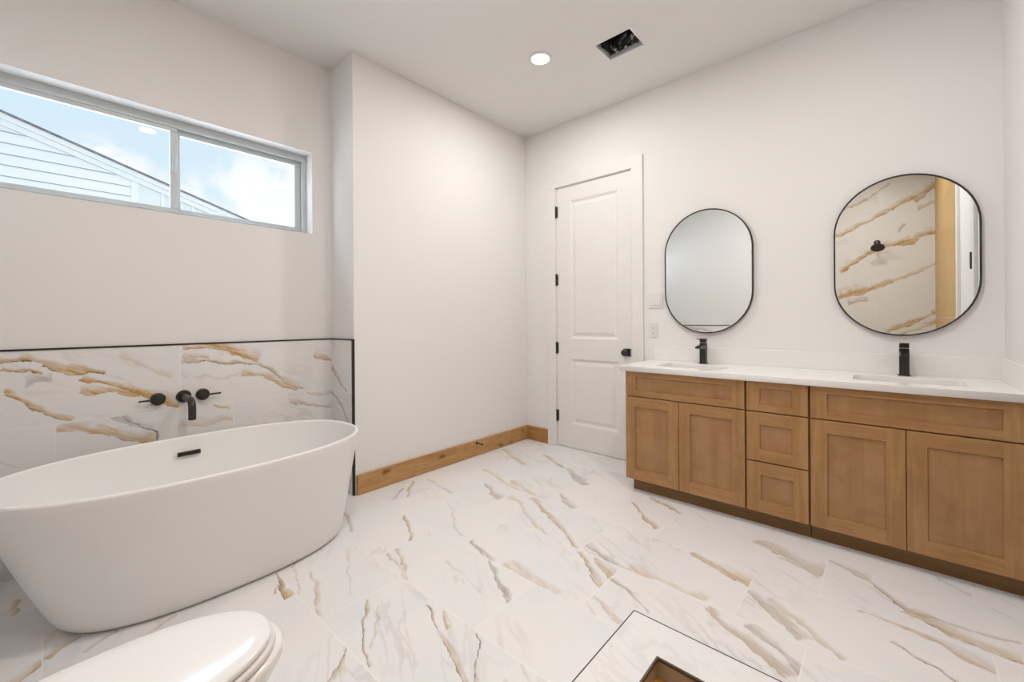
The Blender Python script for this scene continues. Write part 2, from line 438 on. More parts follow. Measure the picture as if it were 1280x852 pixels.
SHOWER_VEINS = [
    (2.232, 2.329, 2.596, 2.465, 0.0165, 0.0184, 1, 0.8, 0.5, -9999),
    (2.596, 2.465, 2.996, 2.697, 0.0181, 0.0196, 1, 0.8, 0.5, -9999),
    (2.264, 1.826, 2.474, 1.999, 0.0205, 0.0225, 1, 0.9, 0.5, -9999),
    (2.474, 1.999, 2.673, 2.112, 0.0233, 0.0252, 1, 0.9, 0.5, -9999),
    (2.673, 2.112, 2.993, 2.172, 0.026, 0.0275, 1, 0.9, 0.5, -9999),
    (2.993, 2.172, 3.168, 2.245, 0.027, 0.0288, 1, 0.9, 0.5, -9999),
    (2.245, 1.501, 2.512, 1.573, 0.0324, 0.0235, 1, 0.9, 0.5, -9999),
    (2.512, 1.573, 2.785, 1.67, 0.0234, 0.0151, 1, 0.9, 0.5, -9999),
    (2.785, 1.67, 3.167, 1.848, 0.0099, 0.0094, 0.8, 0.6, 0.6, -9999),
    (2.995, 2.638, 3.171, 2.798, 0.0327, 0.0457, 0.8, 0.9, 0.5, -9999),
    (2.706, 1.007, 3.164, 1.256, 0.0145, 0.0183, 1, 0.8, 0.5, -9999),
    (2.826, 2.286, 2.9, 2.375, 0.0091, 0.009, 0.1, 0.6, 0.5, -9999),
    (2.347, 1.41, 2.552, 1.466, 0.0266, 0.0156, 0.5, 0.7, 0.2, -9999),
    (3.016, 2.535, 3.17, 2.575, 0.015, 0.0147, 0.7, 0.7, 0.4, -9999),
    (2.857, 0.989, 3.163, 1.15, 0.0095, 0.0137, 0.9, 0.6, 0.4, -9999),
    (2.268, 2.606, 2.753, 2.89, 0.0163, 0.0103, 1, 0.6, 0.2, -9999),
]
JOG_VEINS = [(-0.317, 0.87, -0.08, 0.70, 0.022, 0.012, 0.9, 0.75, 0.4, -9999), (-0.332, 0.69, -0.15, 0.60, 0.008, 0.012, 0.5, 0.6, 0.8, -9999),
             (-0.15, 0.60, -0.03, 0.42, 0.012, 0.010, 0.6, 0.7, 0.7, -9999), (-0.30, 0.20, -0.05, 0.10, 0.012, 0.02, 0.4, 0.6, 0.4, -9999)]
BACK_VEINS = [(0.0, 1.16, 0.7, 1.02, 0.03, 0.02, 0.5, 0.6, 0.4, -9999), (0.75, 1.17, 1.3, 1.05, 0.015, 0.03, 0.8, 0.6, 0.3, -9999),
              (0.2, 0.8, 0.9, 0.55, 0.02, 0.04, 0.9, 0.7, 0.4, -9999), (1.2, 0.9, 1.9, 0.6, 0.02, 0.03, 0.6, 0.6, 0.5, -9999)]


M = {}
M['wall'] = paint('warm_white_wall_paint', (0.865, 0.848, 0.838))
M['ceiling'] = paint('ceiling_paint', (0.84, 0.825, 0.81), 0.35)
M['trim'] = plain('door_trim_paint', (0.85, 0.83, 0.805), 0.45, vary=0.01)
M['floor'] = marble('floor_marble_tile', FLOOR_VEINS, 0, 1, (2.265, -0.675, 0.735, 0.372, 0.24, -1.0), rough=0.30, gain=0.95, wide=0.85, warp=1.25)
M['wall_tile'] = marble('tub_wall_marble_tile', WALL_VEINS, 1, 2, (-2.745, 1.07, 0.753, 0.37, -0.263, -1.0), rough=0.18, warp=1.5, wide=1.35, gain=1.0,
                        tan=srgb(206, 168, 104), deep=srgb(186, 142, 78), grey=srgb(134, 130, 128), line=srgb(92, 66, 40))
M['jog_tile'] = marble('return_marble_tile', JOG_VEINS, 0, 2, (-1.0, 1.07, 0.753, 0.37, -0.263, -1.0), rough=0.18)
M['back_tile'] = marble('toilet_wall_marble_tile', BACK_VEINS, 0, 2, (0.1, 1.2, 0.753, 0.37, -0.263, -1.0), rough=0.2)
M['shower_tile'] = marble('shower_marble_tile', SHOWER_VEINS, 0, 2, (2.40, 1.07, 0.753, 0.37, -0.263, -1.0), rough=0.34, streak=0.38, warp=1.6, wide=1.6, deep=srgb(158, 120, 60),
                          tan=srgb(198, 164, 100), line=srgb(84, 64, 44), warm=(0.78, 0.76, 0.72), cool=(0.76, 0.74, 0.72), grout=(0.74, 0.71, 0.66))
M['curb_tile'] = marble('curb_marble', [], 0, 1, None, rough=0.3, faint=0.12)
M['taupe'] = plain('taupe_inner_face', srgb(176, 160, 142), 0.4, vary=0.08)  # even taupe for the curb's inner faces
CAB = (srgb(147, 106, 64), srgb(173, 131, 86), srgb(189, 148, 103))
M['cab_v'] = wood('stained_maple_vertical', *CAB, axis=2)
M['cab_h'] = wood('stained_maple_horizontal', *CAB, axis=0)
M['cab_panel'] = wood('stained_maple_panel', srgb(152, 112, 73), srgb(169, 128, 88), srgb(180, 141, 101), axis=2, scale=0.55, blotch=0.6)
M['toe'] = wood('toe_board_shade_tone', srgb(112, 82, 46), srgb(130, 97, 58), srgb(142, 108, 68), axis=0, scale=0.6, blotch=0.2)  # cabinet wood darkened: the shade under the cabinets is put into the colour
M['cab_in'] = wood('cabinet_carcass', srgb(110, 74, 40), srgb(132, 92, 54), srgb(150, 108, 66), axis=2)
M['oak_y'] = wood('oak_board_along_left', srgb(164, 120, 70), srgb(188, 144, 92), srgb(206, 164, 112), axis=1, knots=True)
M['oak_x'] = wood('oak_board_along_back', srgb(150, 104, 58), srgb(180, 132, 82), srgb(196, 150, 98), axis=0, knots=True)
M['wood_tile'] = wood('wood_look_tile', srgb(176, 136, 76), srgb(204, 166, 102), srgb(218, 184, 124), axis=2, blotch=0.2)
M['pan_tile'] = wood('wood_look_shower_floor', srgb(140, 98, 40), srgb(186, 136, 66), srgb(214, 170, 96), axis=1, blotch=0.5)
M['quartz'] = plain('white_quartz', (0.89, 0.87, 0.845), 0.25, vary=0.01)
M['ceramic'] = plain('white_ceramic', (0.90, 0.885, 0.875), 0.12, vary=0.004, coat=0.4)
M['acrylic'] = plain('white_acrylic', (0.90, 0.885, 0.875), 0.3, vary=0.004)
M['black'] = plain('matte_black_metal', (0.028, 0.025, 0.022), 0.34, spec=0.5, vary=0.1)
M['black_trim'] = plain('black_edge_trim', (0.015, 0.013, 0.012), 0.5, vary=0.1)
M['brown_trim'] = plain('bronze_edge_trim', (0.10, 0.075, 0.055), 0.45, vary=0.1)
M['dark'] = plain('dark_gap', (0.02, 0.016, 0.012), 0.8, vary=0.1)
M['vinyl'] = plain('white_vinyl_backlit_tone', (0.60, 0.64, 0.665), 0.4, vary=0.01)  # white vinyl, its backlit blue-grey shade put into the colour
M['plastic'] = plain('white_plastic', (0.80, 0.78, 0.78), 0.35, vary=0.01)
M['steel'] = plain('galvanised_steel', (0.78, 0.80, 0.84), 0.35, 0.3, vary=0.1)
M['foil'] = plain('black_duct_foil', (0.30, 0.30, 0.31), 0.22, 0.9, spec=0.8, vary=0.4)
M['siding'] = plain('white_siding_paint', (0.68, 0.70, 0.71), 0.6, vary=0.01)
M['siding_panel'] = plain('white_panel_siding', (0.62, 0.645, 0.66), 0.6, vary=0.01)
M['siding_shade'] = plain('siding_shadow_edge', (0.30, 0.34, 0.38), 0.6, vary=0.02)  # shade under the laps, painted as a darker colour
M['shingle'] = plain('grey_shingle', (0.16, 0.17, 0.19), 0.8, vary=0.3)
M['chrome'] = plain('chrome', (0.75, 0.75, 0.76), 0.12, 1.0, vary=0.01)

def mirror_mat():
    m, t, bs = new_mat('silvered_mirror')
    p = t.n('ShaderNodeTexCoord').outputs['Object']
    t.put(bs.inputs['Base Color'], t.mix(t.noise(p, 2.0, 1.0), (0.90, 0.92, 0.92), (0.91, 0.93, 0.93)))
    bs.inputs['Metallic'].default_value = 1.0
    bs.inputs['Roughness'].default_value = 0.0
    return m
M['mirror'] = mirror_mat()

def glass_mat():
    m, t, bs = new_mat('window_glass')
    nt = m.node_tree
    nt.nodes.remove(bs)
    out = nt.nodes['Material Output']
    tr = t.n('ShaderNodeBsdfTransparent')
    tr.inputs[0].default_value = (0.97, 0.985, 0.985, 1)
    gl = t.n('ShaderNodeBsdfGlossy')
    gl.inputs['Roughness'].default_value = 0.01
    fr = t.n('ShaderNodeFresnel')
    fr.inputs[0].default_value = 1.45
    mx = t.n('ShaderNodeMixShader')
    t.put(mx.inputs[0], t.math('MULTIPLY', fr.outputs[0], 0.8))
    t.put(mx.inputs[1], tr.outputs[0])
    t.put(mx.inputs[2], gl.outputs[0])
    t.put(out.inputs[0], mx.outputs[0])
    return m
M['glass'] = glass_mat()

def lamp_mat():
    m, t, bs = new_mat('lit_lamp_lens')
    bs.inputs['Base Color'].default_value = (0.9, 0.88, 0.84, 1)
    bs.inputs['Emission Color'].default_value = (1.0, 0.95, 0.88, 1)
    bs.inputs['Emission Strength'].default_value = 3.0
    return m
M['lamp'] = lamp_mat()

# ------------------------------------------------------------------ building helpers
def tag(o, label=None, cat=None, group=None, kind=None):
    if label: o['label'] = label
    if cat: o['category'] = cat
    if group: o['group'] = group
    if kind: o['kind'] = kind
    return o

def thing(name, loc, label=None, cat=None, group=None, kind=None, rz=0.0):
    o = bpy.data.objects.new(name, None)
    o.empty_display_size = 0.1
    COL.objects.link(o)
    o.location = loc
    o.rotation_euler = (0, 0, rz)
    return tag(o, label, cat, group, kind)

ORG = {}
def world_loc(o):
    v = Vector((0, 0, 0))
    while o is not None:
        v = v + Vector(o.location)
        o = o.parent
    return v

def obj(name, bm, mats, parent=None, smooth=False, auto=None, loc=None):
    """bmesh in world coordinates -> one mesh object; its own origin at loc (or its lowest centre)"""
    bmesh.ops.recalc_face_normals(bm, faces=bm.faces)
    if loc is None:
        xs = [v.co.x for v in bm.verts]; ys = [v.co.y for v in bm.verts]; zs = [v.co.z for v in bm.verts]
        loc = Vector(((min(xs) + max(xs)) / 2, (min(ys) + max(ys)) / 2, min(zs)))
    loc = Vector(loc)
    bmesh.ops.translate(bm, verts=bm.verts, vec=-loc)
    me = bpy.data.meshes.new(name)
    if smooth or auto:
        for f in bm.faces:
            f.smooth = True
    if auto:
        for e in bm.edges:
            if len(e.link_faces) == 2 and e.calc_face_angle(0) > math.radians(auto):
                e.smooth = False
    bm.to_mesh(me)
    bm.free()
    for m in (mats if isinstance(mats, (list, tuple)) else [mats]):
        me.materials.append(m)
    o = bpy.data.objects.new(name, me)
    COL.objects.link(o)
    if parent is not None:
        o.parent = parent
        o.location = loc - world_loc(parent)
    else:
        o.location = loc
    return o

def struct(name, bm, mats, parent=None, **kw):
    o = obj(name, bm, mats, parent, **kw)
    if parent is None:
        o['kind'] = 'structure'
    return o

def copy_tree(o, parent=None):
    c = o.copy()
    COL.objects.link(c)
    if parent is not None:
        c.parent = parent
    for ch in [x for x in bpy.data.objects if x.parent == o]:
        copy_tree(ch, c)
    return c

def new():
    return bmesh.new()

def box(bm, x0, x1, y0, y1, z0, z1, bev=0.0, seg=2, mi=0):
    r = bmesh.ops.create_cube(bm, size=1.0)
    vs_ = r['verts']
    for v in vs_:
        v.co = Vector(((x0 + x1) / 2 + v.co.x * (x1 - x0), (y0 + y1) / 2 + v.co.y * (y1 - y0), (z0 + z1) / 2 + v.co.z * (z1 - z0)))
    fs = list({f for v in vs_ for f in v.link_faces})
    for f in fs:
        f.material_index = mi
    if bev > 0:
        es = list({e for v in vs_ for e in v.link_edges})
        bmesh.ops.bevel(bm, geom=es, offset=bev, segments=seg, profile=0.5, affect='EDGES')
    return bm

def ring_loft(bm, rings, cap0=True, cap1=True, mi=0):
    """rings: lists of points with equal length, joined in turn"""
    vr = [[bm.verts.new(p) for p in r] for r in rings]
    n = len(vr[0])
    for a, b in zip(vr, vr[1:]):
        for i in range(n):
            f = bm.faces.new((a[i], a[(i + 1) % n], b[(i + 1) % n], b[i]))
            f.material_index = mi
    if cap0:
        bm.faces.new(vr[0]).material_index = mi
    if cap1:
        bm.faces.new(vr[-1]).material_index = mi
    return vr

def frame_of(d):
    d = d.normalized()
    up = Vector((0, 0, 1)) if abs(d.z) < 0.95 else Vector((1, 0, 0))
    u = d.cross(up).normalized()
    return u, u.cross(d).normalized()

def tube(bm, pts, rad, n=16, caps=True):
    pts = [Vector(p) for p in pts]
    rings = []
    u = None
    for i, p in enumerate(pts):
        d = (pts[min(i + 1, len(pts) - 1)] - pts[max(i - 1, 0)]).normalized()
        if u is None:
            u, v = frame_of(d)
        else:
            u = (u - d * u.dot(d)).normalized()
            v = u.cross(d)
        r = rad[i] if isinstance(rad, (list, tuple)) else rad
        rings.append([p + u * (r * math.cos(2 * PI * k / n)) + v * (r * math.sin(2 * PI * k / n)) for k in range(n)])
    ring_loft(bm, rings, caps, caps)
    return bm

def lathe(bm, c, axis, prof, n=32, cap0=True, cap1=True):
    """prof: (distance along axis, radius)"""
    axis = Vector(axis).normalized()
    u, v = frame_of(axis)
    c = Vector(c)
    ring_loft(bm, [[c + axis * h + u * (r * math.cos(2 * PI * k / n)) + v * (r * math.sin(2 * PI * k / n)) for k in range(n)] for h, r in prof], cap0, cap1)
    return bm

def panelled(bm, to3, w, h, thick, holes, rails_h=(), cap=True):
    """front slab of w x h with sunk fields. to3(u, v, d): d is depth behind the front face.
    holes: (u0, v0, u1, v1, [(inset, depth), ...]); rail faces between stiles get material 1"""
    us = sorted({0.0, w} | {q for ho in holes for q in (ho[0], ho[2])})
    vv = sorted({0.0, h} | {q for ho in holes for q in (ho[1], ho[3])})
    cache = {}
    def V(u, v, d):
        k = (round(u, 5), round(v, 5), round(d, 5))
        if k not in cache:
            cache[k] = bm.verts.new(to3(u, v, d))
        return cache[k]
    for i in range(len(us) - 1):
        for j in range(len(vv) - 1):
            u0, u1, v0, v1 = us[i], us[i + 1], vv[j], vv[j + 1]
            hole = next((ho for ho in holes if abs(ho[0] - u0) < 1e-6 and abs(ho[2] - u1) < 1e-6 and abs(ho[1] - v0) < 1e-6 and abs(ho[3] - v1) < 1e-6), None)
            if hole is None:
                f = bm.faces.new((V(u0, v0, 0), V(u1, v0, 0), V(u1, v1, 0), V(u0, v1, 0)))
                if 0 < i < len(us) - 2:
                    f.material_index = 1
            else:
                prev = [(u0, v0), (u1, v0), (u1, v1), (u0, v1)]
                pd = 0.0
                for ins, dep in hole[4]:
                    cur = [(u0 + ins, v0 + ins), (u1 - ins, v0 + ins), (u1 - ins, v1 - ins), (u0 + ins, v1 - ins)]
                    for k in range(4):
                        a, b = prev[k], prev[(k + 1) % 4]
                        c, d_ = cur[(k + 1) % 4], cur[k]
                        bm.faces.new((V(*a, pd), V(*b, pd), V(*c, dep), V(*d_, dep)))
                    prev, pd = cur, dep
                if cap:
                    bm.faces.new([V(*q, pd) for q in prev])
    # sides and back
    bl = [V(0, 0, thick), V(w, 0, thick), V(w, h, thick), V(0, h, thick)]
    bm.faces.new(bl)
    def side(pts, b0, b1):
        bm.faces.new(pts + [b1, b0])
    side([V(u, 0, 0) for u in us], bl[0], bl[1])
    side([V(u, h, 0) for u in us], bl[3], bl[2])
    side([V(0, v, 0) for v in vv], bl[0], bl[3])
    side([V(w, v, 0) for v in vv], bl[1], bl[2])
    return bm

def rrect(cx, cy, hw, hh, r, n=8):
    pts = []
    for q, (sx, sy) in enumerate(((1, 1), (-1, 1), (-1, -1), (1, -1))):
        for k in range(n + 1):
            a = PI / 2 * (q + k / n)
            pts.append((cx + sx * (hw - r) + r * math.cos(a), cy + sy * (hh - r) + r * math.sin(a)))
    return pts

def superellipse(cx, cy, a, b, n, seg=96):
    """a along y, b along x"""
    pts = []
    for k in range(seg):
        t = 2 * PI * k / seg
        c, s = math.cos(t), math.sin(t)
        pts.append((cx + b * math.copysign(abs(c) ** (2 / n), c), cy + a * math.copysign(abs(s) ** (2 / n), s)))
    return pts

def plate_with_holes(name, outer, holes, z0, z1, mat, bev=0.002):
    """flat slab with openings, filled from outlines"""
    cu = bpy.data.curves.new(name, 'CURVE')
    cu.dimensions = '2D'
    cu.fill_mode = 'BOTH'
    for pts in [outer] + holes:
        sp = cu.splines.new('POLY')
        sp.points.add(len(pts) - 1)
        for q, p in zip(sp.points, pts):
            q.co = (p[0], p[1], 0, 1)
        sp.use_cyclic_u = True
    cu.extrude = (z1 - z0) / 2 - bev
    cu.bevel_depth = bev
    cu.bevel_resolution = 2
    cu.offset = -bev
    tmp = bpy.data.objects.new(name + '_outline', cu)
    COL.objects.link(tmp)
    dg = bpy.context.evaluated_depsgraph_get()
    me = bpy.data.meshes.new_from_object(tmp.evaluated_get(dg))
    bpy.data.objects.remove(tmp)
    bm = new()
    bm.from_mesh(me)
    bpy.data.meshes.remove(me)
    bmesh.ops.remove_doubles(bm, verts=bm.verts, dist=0.00005)
    bmesh.ops.translate(bm, verts=bm.verts, vec=(0, 0, (z0 + z1) / 2))
    for f in bm.faces:
        f.material_index = 0
    return bm

# ------------------------------------------------------------------ the room
H = 3.05
XT = -0.3234          # tub wall face
XW = 3.178            # right wall face
YJ = -1.851           # end of the left wall, where the tub recess begins
YB = -3.637           # wall behind toilet
YS = -3.93            # shower back wall
TH = 1.065            # top of the tub wall tiles

bm = box(new(), XT - 0.19, XW + 0.15, YS - 0.15, 0.14, -0.12, 0.0)
struct('floor', bm, M['floor'])

# ceiling with the register opening
VX0, VX1, VY0, VY1 = 1.266, 1.520, -0.778, -0.566
bm = new()
CX0, CX1, CY0, CY1 = XT - 0.19, XW + 0.15, YS - 0.15, 0.14
box(bm, CX0, VX0, CY0, CY1, H, H + 0.45)
box(bm, VX1, CX1, CY0, CY1, H, H + 0.45)
box(bm, VX0, VX1, CY0, VY0, H, H + 0.45)
box(bm, VX0, VX1, VY1, CY1, H, H + 0.45)
struct('ceiling', bm, M['ceiling'])

# left wall: the projecting block ahead of the recess
bm = box(new(), XT - 0.18, 0.0, YJ, 0.0, 0.0, H, 0.003, 2)
struct('wall_left', bm, M['wall'])

# recessed tub wall with the window opening
WY0, WY1, WZ0, WZ1 = -3.487, -1.987, 1.825, 2.403
XO = XT - 0.008       # paint face above the tiles
bm = new()
box(bm, XT - 0.18, XO, YB, WY0, 0.0, H)
box(bm, XT - 0.18, XO, WY1, YJ, 0.0, H)
box(bm, XT - 0.18, XO, WY0, WY1, 0.0, WZ0)
box(bm, XT - 0.18, XO, WY0, WY1, WZ1, H)
struct('wall_tub', bm, M['wall'])
bm = box(new(), XO, XT, YB, YJ - 0.008, 0.0, TH)
struct('wall_tub_tile', bm, M['wall_tile'])
bm = box(new(), XT, -0.016, YJ - 0.008, YJ, 0.0, TH)
struct('wall_return_tile', bm, M['jog_tile'])
bm = box(new(), XO, XT + 0.004, YB + 0.012, YJ - 0.01, TH, TH + 0.009)
box(bm, XT - 0.004, -0.016, YJ - 0.012, YJ + 0.001, TH, TH + 0.009)
struct('trim_1', bm, M['black_trim'])
bm = box(new(), -0.0165, 0.003, YJ - 0.010, YJ + 0.003, 0.0, TH + 0.009)
struct('trim_2', bm, M['black_trim'])

# wall behind the toilet, its tiles, the end of the shower
bm = box(new(), XT - 0.18, 2.048, YS - 0.14, YB - 0.008, 0.0, H)
struct('wall_toilet', bm, M['wall'])
bm = box(new(), XT, 2.048, YB - 0.008, YB, 0.0, 1.10)
struct('wall_toilet_tile', bm, M['back_tile'])
bm = box(new(), XT, 2.048, YB - 0.008, YB + 0.004, 1.10, 1.109)
struct('trim_3', bm, M['black_trim'])
bm = box(new(), 2.048, XW + 0.14, YS - 0.14, YS, 0.0, H)
struct('wall_shower', bm, M['shower_tile'])

# right wall and the wood-look tile on its shower end
bm = box(new(), XW, XW + 0.14, YS, 0.12, 0.0, H)
struct('wall_right', bm, M['wall'])
bm = new()
for k, (z0, z1) in enumerate(((0.0, 1.196), (1.2, 2.4), (2.404, H))):
    box(bm, XW - 0.008, XW, YS, -2.008, z0, z1)
box(bm, XW - 0.006, XW, YS, -2.008, 0.0, H, mi=1)
struct('wall_right_tile', bm, [M['wood_tile'], M['wall']])

# back wall with the door opening
DX0, DX1, DH = 0.379, 1.149, 2.448
bm = new()
box(bm, -0.02, DX0, 0.0, 0.12, 0.0, H)
box(bm, DX1, XW, 0.0, 0.12, 0.0, H)
box(bm, DX0, DX1, 0.0, 0.12, DH, H)
struct('wall_back', bm, M['wall'])

# ------------------------------------------------------------------ doors
def make_door(name, to3, w, h, casing, hinge_z, knob_u, knob_z, hinge_u, tname, jamb=True, hd=0.008):
    """to3(u, v, d): u across, v up, d into the wall (negative: into the room)"""
    root = thing(name, to3(w / 2, 0, 0), kind='structure')
    g = 0.003
    bm = new()
    prof = [(0.010, 0.004), (0.022, 0.012), (0.034, 0.012), (0.060, 0.004)]
    panelled(bm, lambda u, v, d: to3(g + u, 0.012 + v, 0.003 + d), w - 2 * g, h - 0.012 - g, 0.036,
             [(0.152 - g, 0.215, w - 0.130, 0.828, prof), (0.152 - g, 1.010, w - 0.130, 2.300, prof)])
    obj('door_slab', bm, [M['trim'], M['trim']], root)
    for z in hinge_z:
        bm = new()
        a = to3(hinge_u, z - 0.05, -hd)
        b = to3(hinge_u, z + 0.05, -hd)
        tube(bm, [a, b], 0.0075, 12)
        for zz in (z - 0.053, z + 0.053):
            lathe(bm, to3(hinge_u, zz - 0.004, -hd), (0, 0, 1), [(0, 0.004), (0.002, 0.008), (0.006, 0.008), (0.008, 0.004)], 12)
        p0, p1 = to3(hinge_u - 0.004, z - 0.05, -hd + 0.003), to3(hinge_u + (0.018 if hinge_u < 0.4 else -0.012), z + 0.05, 0.004)
        box(bm, min(p0[0], p1[0]), max(p0[0], p1[0]), min(p0[1], p1[1]), max(p0[1], p1[1]), p0[2], p1[2])
        obj('hinge', bm, M['black'], root, auto=40)
    # knob on a square rose
    p0, p1 = to3(knob_u - 0.032, knob_z - 0.032, -0.006), to3(knob_u + 0.032, knob_z + 0.032, 0.003)
    bm = box(new(), min(p0[0], p1[0]), max(p0[0], p1[0]), min(p0[1], p1[1]), max(p0[1], p1[1]), p0[2], p1[2], 0.003)
    rose = obj('rose', bm, M['black'], root)
    n = Vector(to3(0, 0, -1)) - Vector(to3(0, 0, 0))
    bm = lathe(new(), to3(knob_u, knob_z, -0.004), n, [(0, 0.014), (0.018, 0.011), (0.026, 0.013), (0.032, 0.024), (0.042, 0.029), (0.054, 0.028), (0.060, 0.022), (0.062, 0.012)], 28)
    obj('knob', bm, M['black'], rose, smooth=True)
    # casing
    cw = 0.098
    bm = new()
    def b3(u0, u1, v0, v1, d0, d1, bev):
        a, b = to3(u0, v0, d0), to3(u1, v1, d1)
        box(bm, min(a[0], b[0]), max(a[0], b[0]), min(a[1], b[1]), max(a[1], b[1]), a[2], b[2], bev)
    b3(-0.004 - cw, -0.004, 0.0, h + 0.006, -0.019, 0.0, 0.002)
    b3(w + 0.004, w + 0.004 + cw, 0.0, h + 0.006, -0.019, 0.0, 0.002)
    b3(-0.004 - cw, w + 0.004 + cw, h + 0.006, h + 0.006 + cw, -0.019, 0.0, 0.002)
    if jamb:
        b3(-0.0, 0.0015, 0.0, h, 0.0, 0.118, 0)
        b3(w - 0.0015, w, 0.0, h, 0.0, 0.118, 0)
        b3(0.0, w, h - 0.0015, h, 0.0, 0.118, 0)
        b3(0.0, w, 0.0, h, 0.045, 0.06, 0)
        b3(0.0, w, 0.0, 0.008, 0.006, 0.045, 0)
    tr = struct(tname, bm, M['trim'])
    return root

HZ = (2.226, 1.581, 0.935, 0.293)
make_door('door_1', lambda u, v, d: (DX0 + u, d, v), DX1 - DX0, DH, None, HZ, 0.722, 0.921, -0.001, 'trim_4')
make_door('door_2', lambda u, v, d: (XW + d * 0.2 if d > 0 else XW + d - 0.0, -1.745 + u, v), 0.77, DH, None, HZ, 0.05, 0.921, 0.790, 'trim_5', jamb=False, hd=0.0215)

# ------------------------------------------------------------------ baseboards
bm = new()
box(bm, 0.0, 0.019, YJ + 0.010, -0.2765, 0.001, 0.137, 0.0015)
box(bm, 0.0, 0.019, -0.2745, -0.0, 0.001, 0.137, 0.0015)
struct('baseboard_left', bm, M['oak_y'])
bm = box(new(), 0.019, DX0 - 0.103, -0.019, 0.0, 0.001, 0.137, 0.0015)
struct('baseboard_back', bm, M['oak_x'])

# ------------------------------------------------------------------ window
root = thing('window_1', (XT - 0.15, (WY0 + WY1) / 2, WZ0), kind='structure')
xf0, xf1 = XT - 0.165, XT - 0.105
ym = -2.737
bm = new()
fw_ = 0.030
box(bm, xf0, xf1, WY0, WY1, WZ0, WZ0 + 0.022, 0.002)
box(bm, xf0, xf1, WY0, WY1, WZ1 - 0.034, WZ1, 0.002)
box(bm, xf0, xf1, WY0, WY0 + fw_, WZ0 + 0.022, WZ1 - 0.034, 0.002)
box(bm, xf0, xf1, WY1 - fw_, WY1, WZ0 + 0.022, WZ1 - 0.034, 0.002)
# track lips of the sliding frame
box(bm, xf1 - 0.006, xf1 + 0.006, WY0, WY1, WZ1 - 0.048, WZ1 - 0.034, 0.002)
box(bm, xf1 - 0.006, xf1 + 0.006, WY0, WY1, WZ0 + 0.022, WZ0 + 0.030, 0.002)
box(bm, xf0 + 0.026, xf0 + 0.032, WY0, WY1, WZ0 + 0.022, WZ0 + 0.034, 0.001)
obj('window_frame', bm, M['vinyl'], root)
def sash(y0, y1, x0, x1, z0, z1, s):
    bm = new()
    box(bm, x0, x1, y0, y1, z0, z0 + s * 0.8, 0.003)
    box(bm, x0, x1, y0, y1, z1 - s, z1, 0.003)
    box(bm, x0, x1, y0, y0 + s, z0 + s * 0.8, z1 - s, 0.003)
    box(bm, x0, x1, y1 - s, y1, z0 + s * 0.8, z1 - s, 0.003)
    so = obj('window_sash', bm, M['vinyl'], root)
    xm = (x0 + x1) / 2
    obj('pane', box(new(), xm - 0.002, xm + 0.002, y0 + s, y1 - s, z0 + s * 0.8, z1 - s), M['glass'], so)
    return so
s1 = sash(WY0 + 0.030, ym + 0.004, xf0 + 0.034, xf1 - 0.002, WZ0 + 0.024, WZ1 - 0.036, 0.034)
s2 = sash(ym - 0.018, WY1 - 0.030, xf0 + 0.004, xf0 + 0.030, WZ0 + 0.024, WZ1 - 0.036, 0.040)
bm = new()
zc = 2.135
box(bm, xf1 - 0.002, xf1 + 0.008, ym - 0.022, ym - 0.004, zc - 0.05, zc + 0.05, 0.003)
tube(bm, [(xf1 + 0.006, ym - 0.013, zc - 0.02), (xf1 + 0.022, ym - 0.013, zc), (xf1 + 0.024, ym - 0.013, zc + 0.03)], [0.005, 0.006, 0.004], 10)
obj('sash_latch', bm, M['vinyl'], s1)

# ------------------------------------------------------------------ recessed ceiling lamps: one seen, three unseen ones added for fill
def downlight(x, y, label, share=1.0):
    root = thing('recessed_ceiling_light', (x, y, H - 0.01), label, 'ceiling light', 'recessed ceiling lights')
    bm = lathe(new(), (x, y, H), (0, 0, -1), [(-0.0, 0.086), (0.004, 0.086), (0.007, 0.080), (0.007, 0.068), (0.001, 0.062), (-0.0, 0.062)], 48, False, False)
    obj('trim_ring', bm, M['plastic'], root, smooth=True)
    bm = lathe(new(), (x, y, H), (0, 0, -1), [(0.0, 0.0615), (0.002, 0.0615), (0.004, 0.05), (0.005, 0.02)], 40, True, True)
    obj('lamp_lens', bm, M['lamp'], root, smooth=True)
    ld = bpy.data.lights.new('lamp_light', 'AREA')
    ld.shape = 'DISK'
    ld.size = 0.12
    ld.energy = LAMP_POWER * share
    ld.color = (1.0, 0.972, 0.945)
    lo = bpy.data.objects.new('lamp_light', ld)
    COL.objects.link(lo)
    lo.parent = root
    lo.location = (0, 0, -0.002)
    return root

for x, y, lab in ((0.906, -0.914, 'round white recessed downlight glowing in the ceiling before the panelled door'),
                  (1.65, -2.60, 'unseen recessed downlight added for fill above the bathtub and toilet, out of frame'),
                  (2.42, -1.45, 'unseen recessed downlight added for fill above the floor before the vanity, out of frame'),
                  (2.60, -2.85, 'unseen recessed downlight added for fill above the shower, out of frame')):
    downlight(x, y, lab, 0.7 if 'shower' in lab else 1.1)

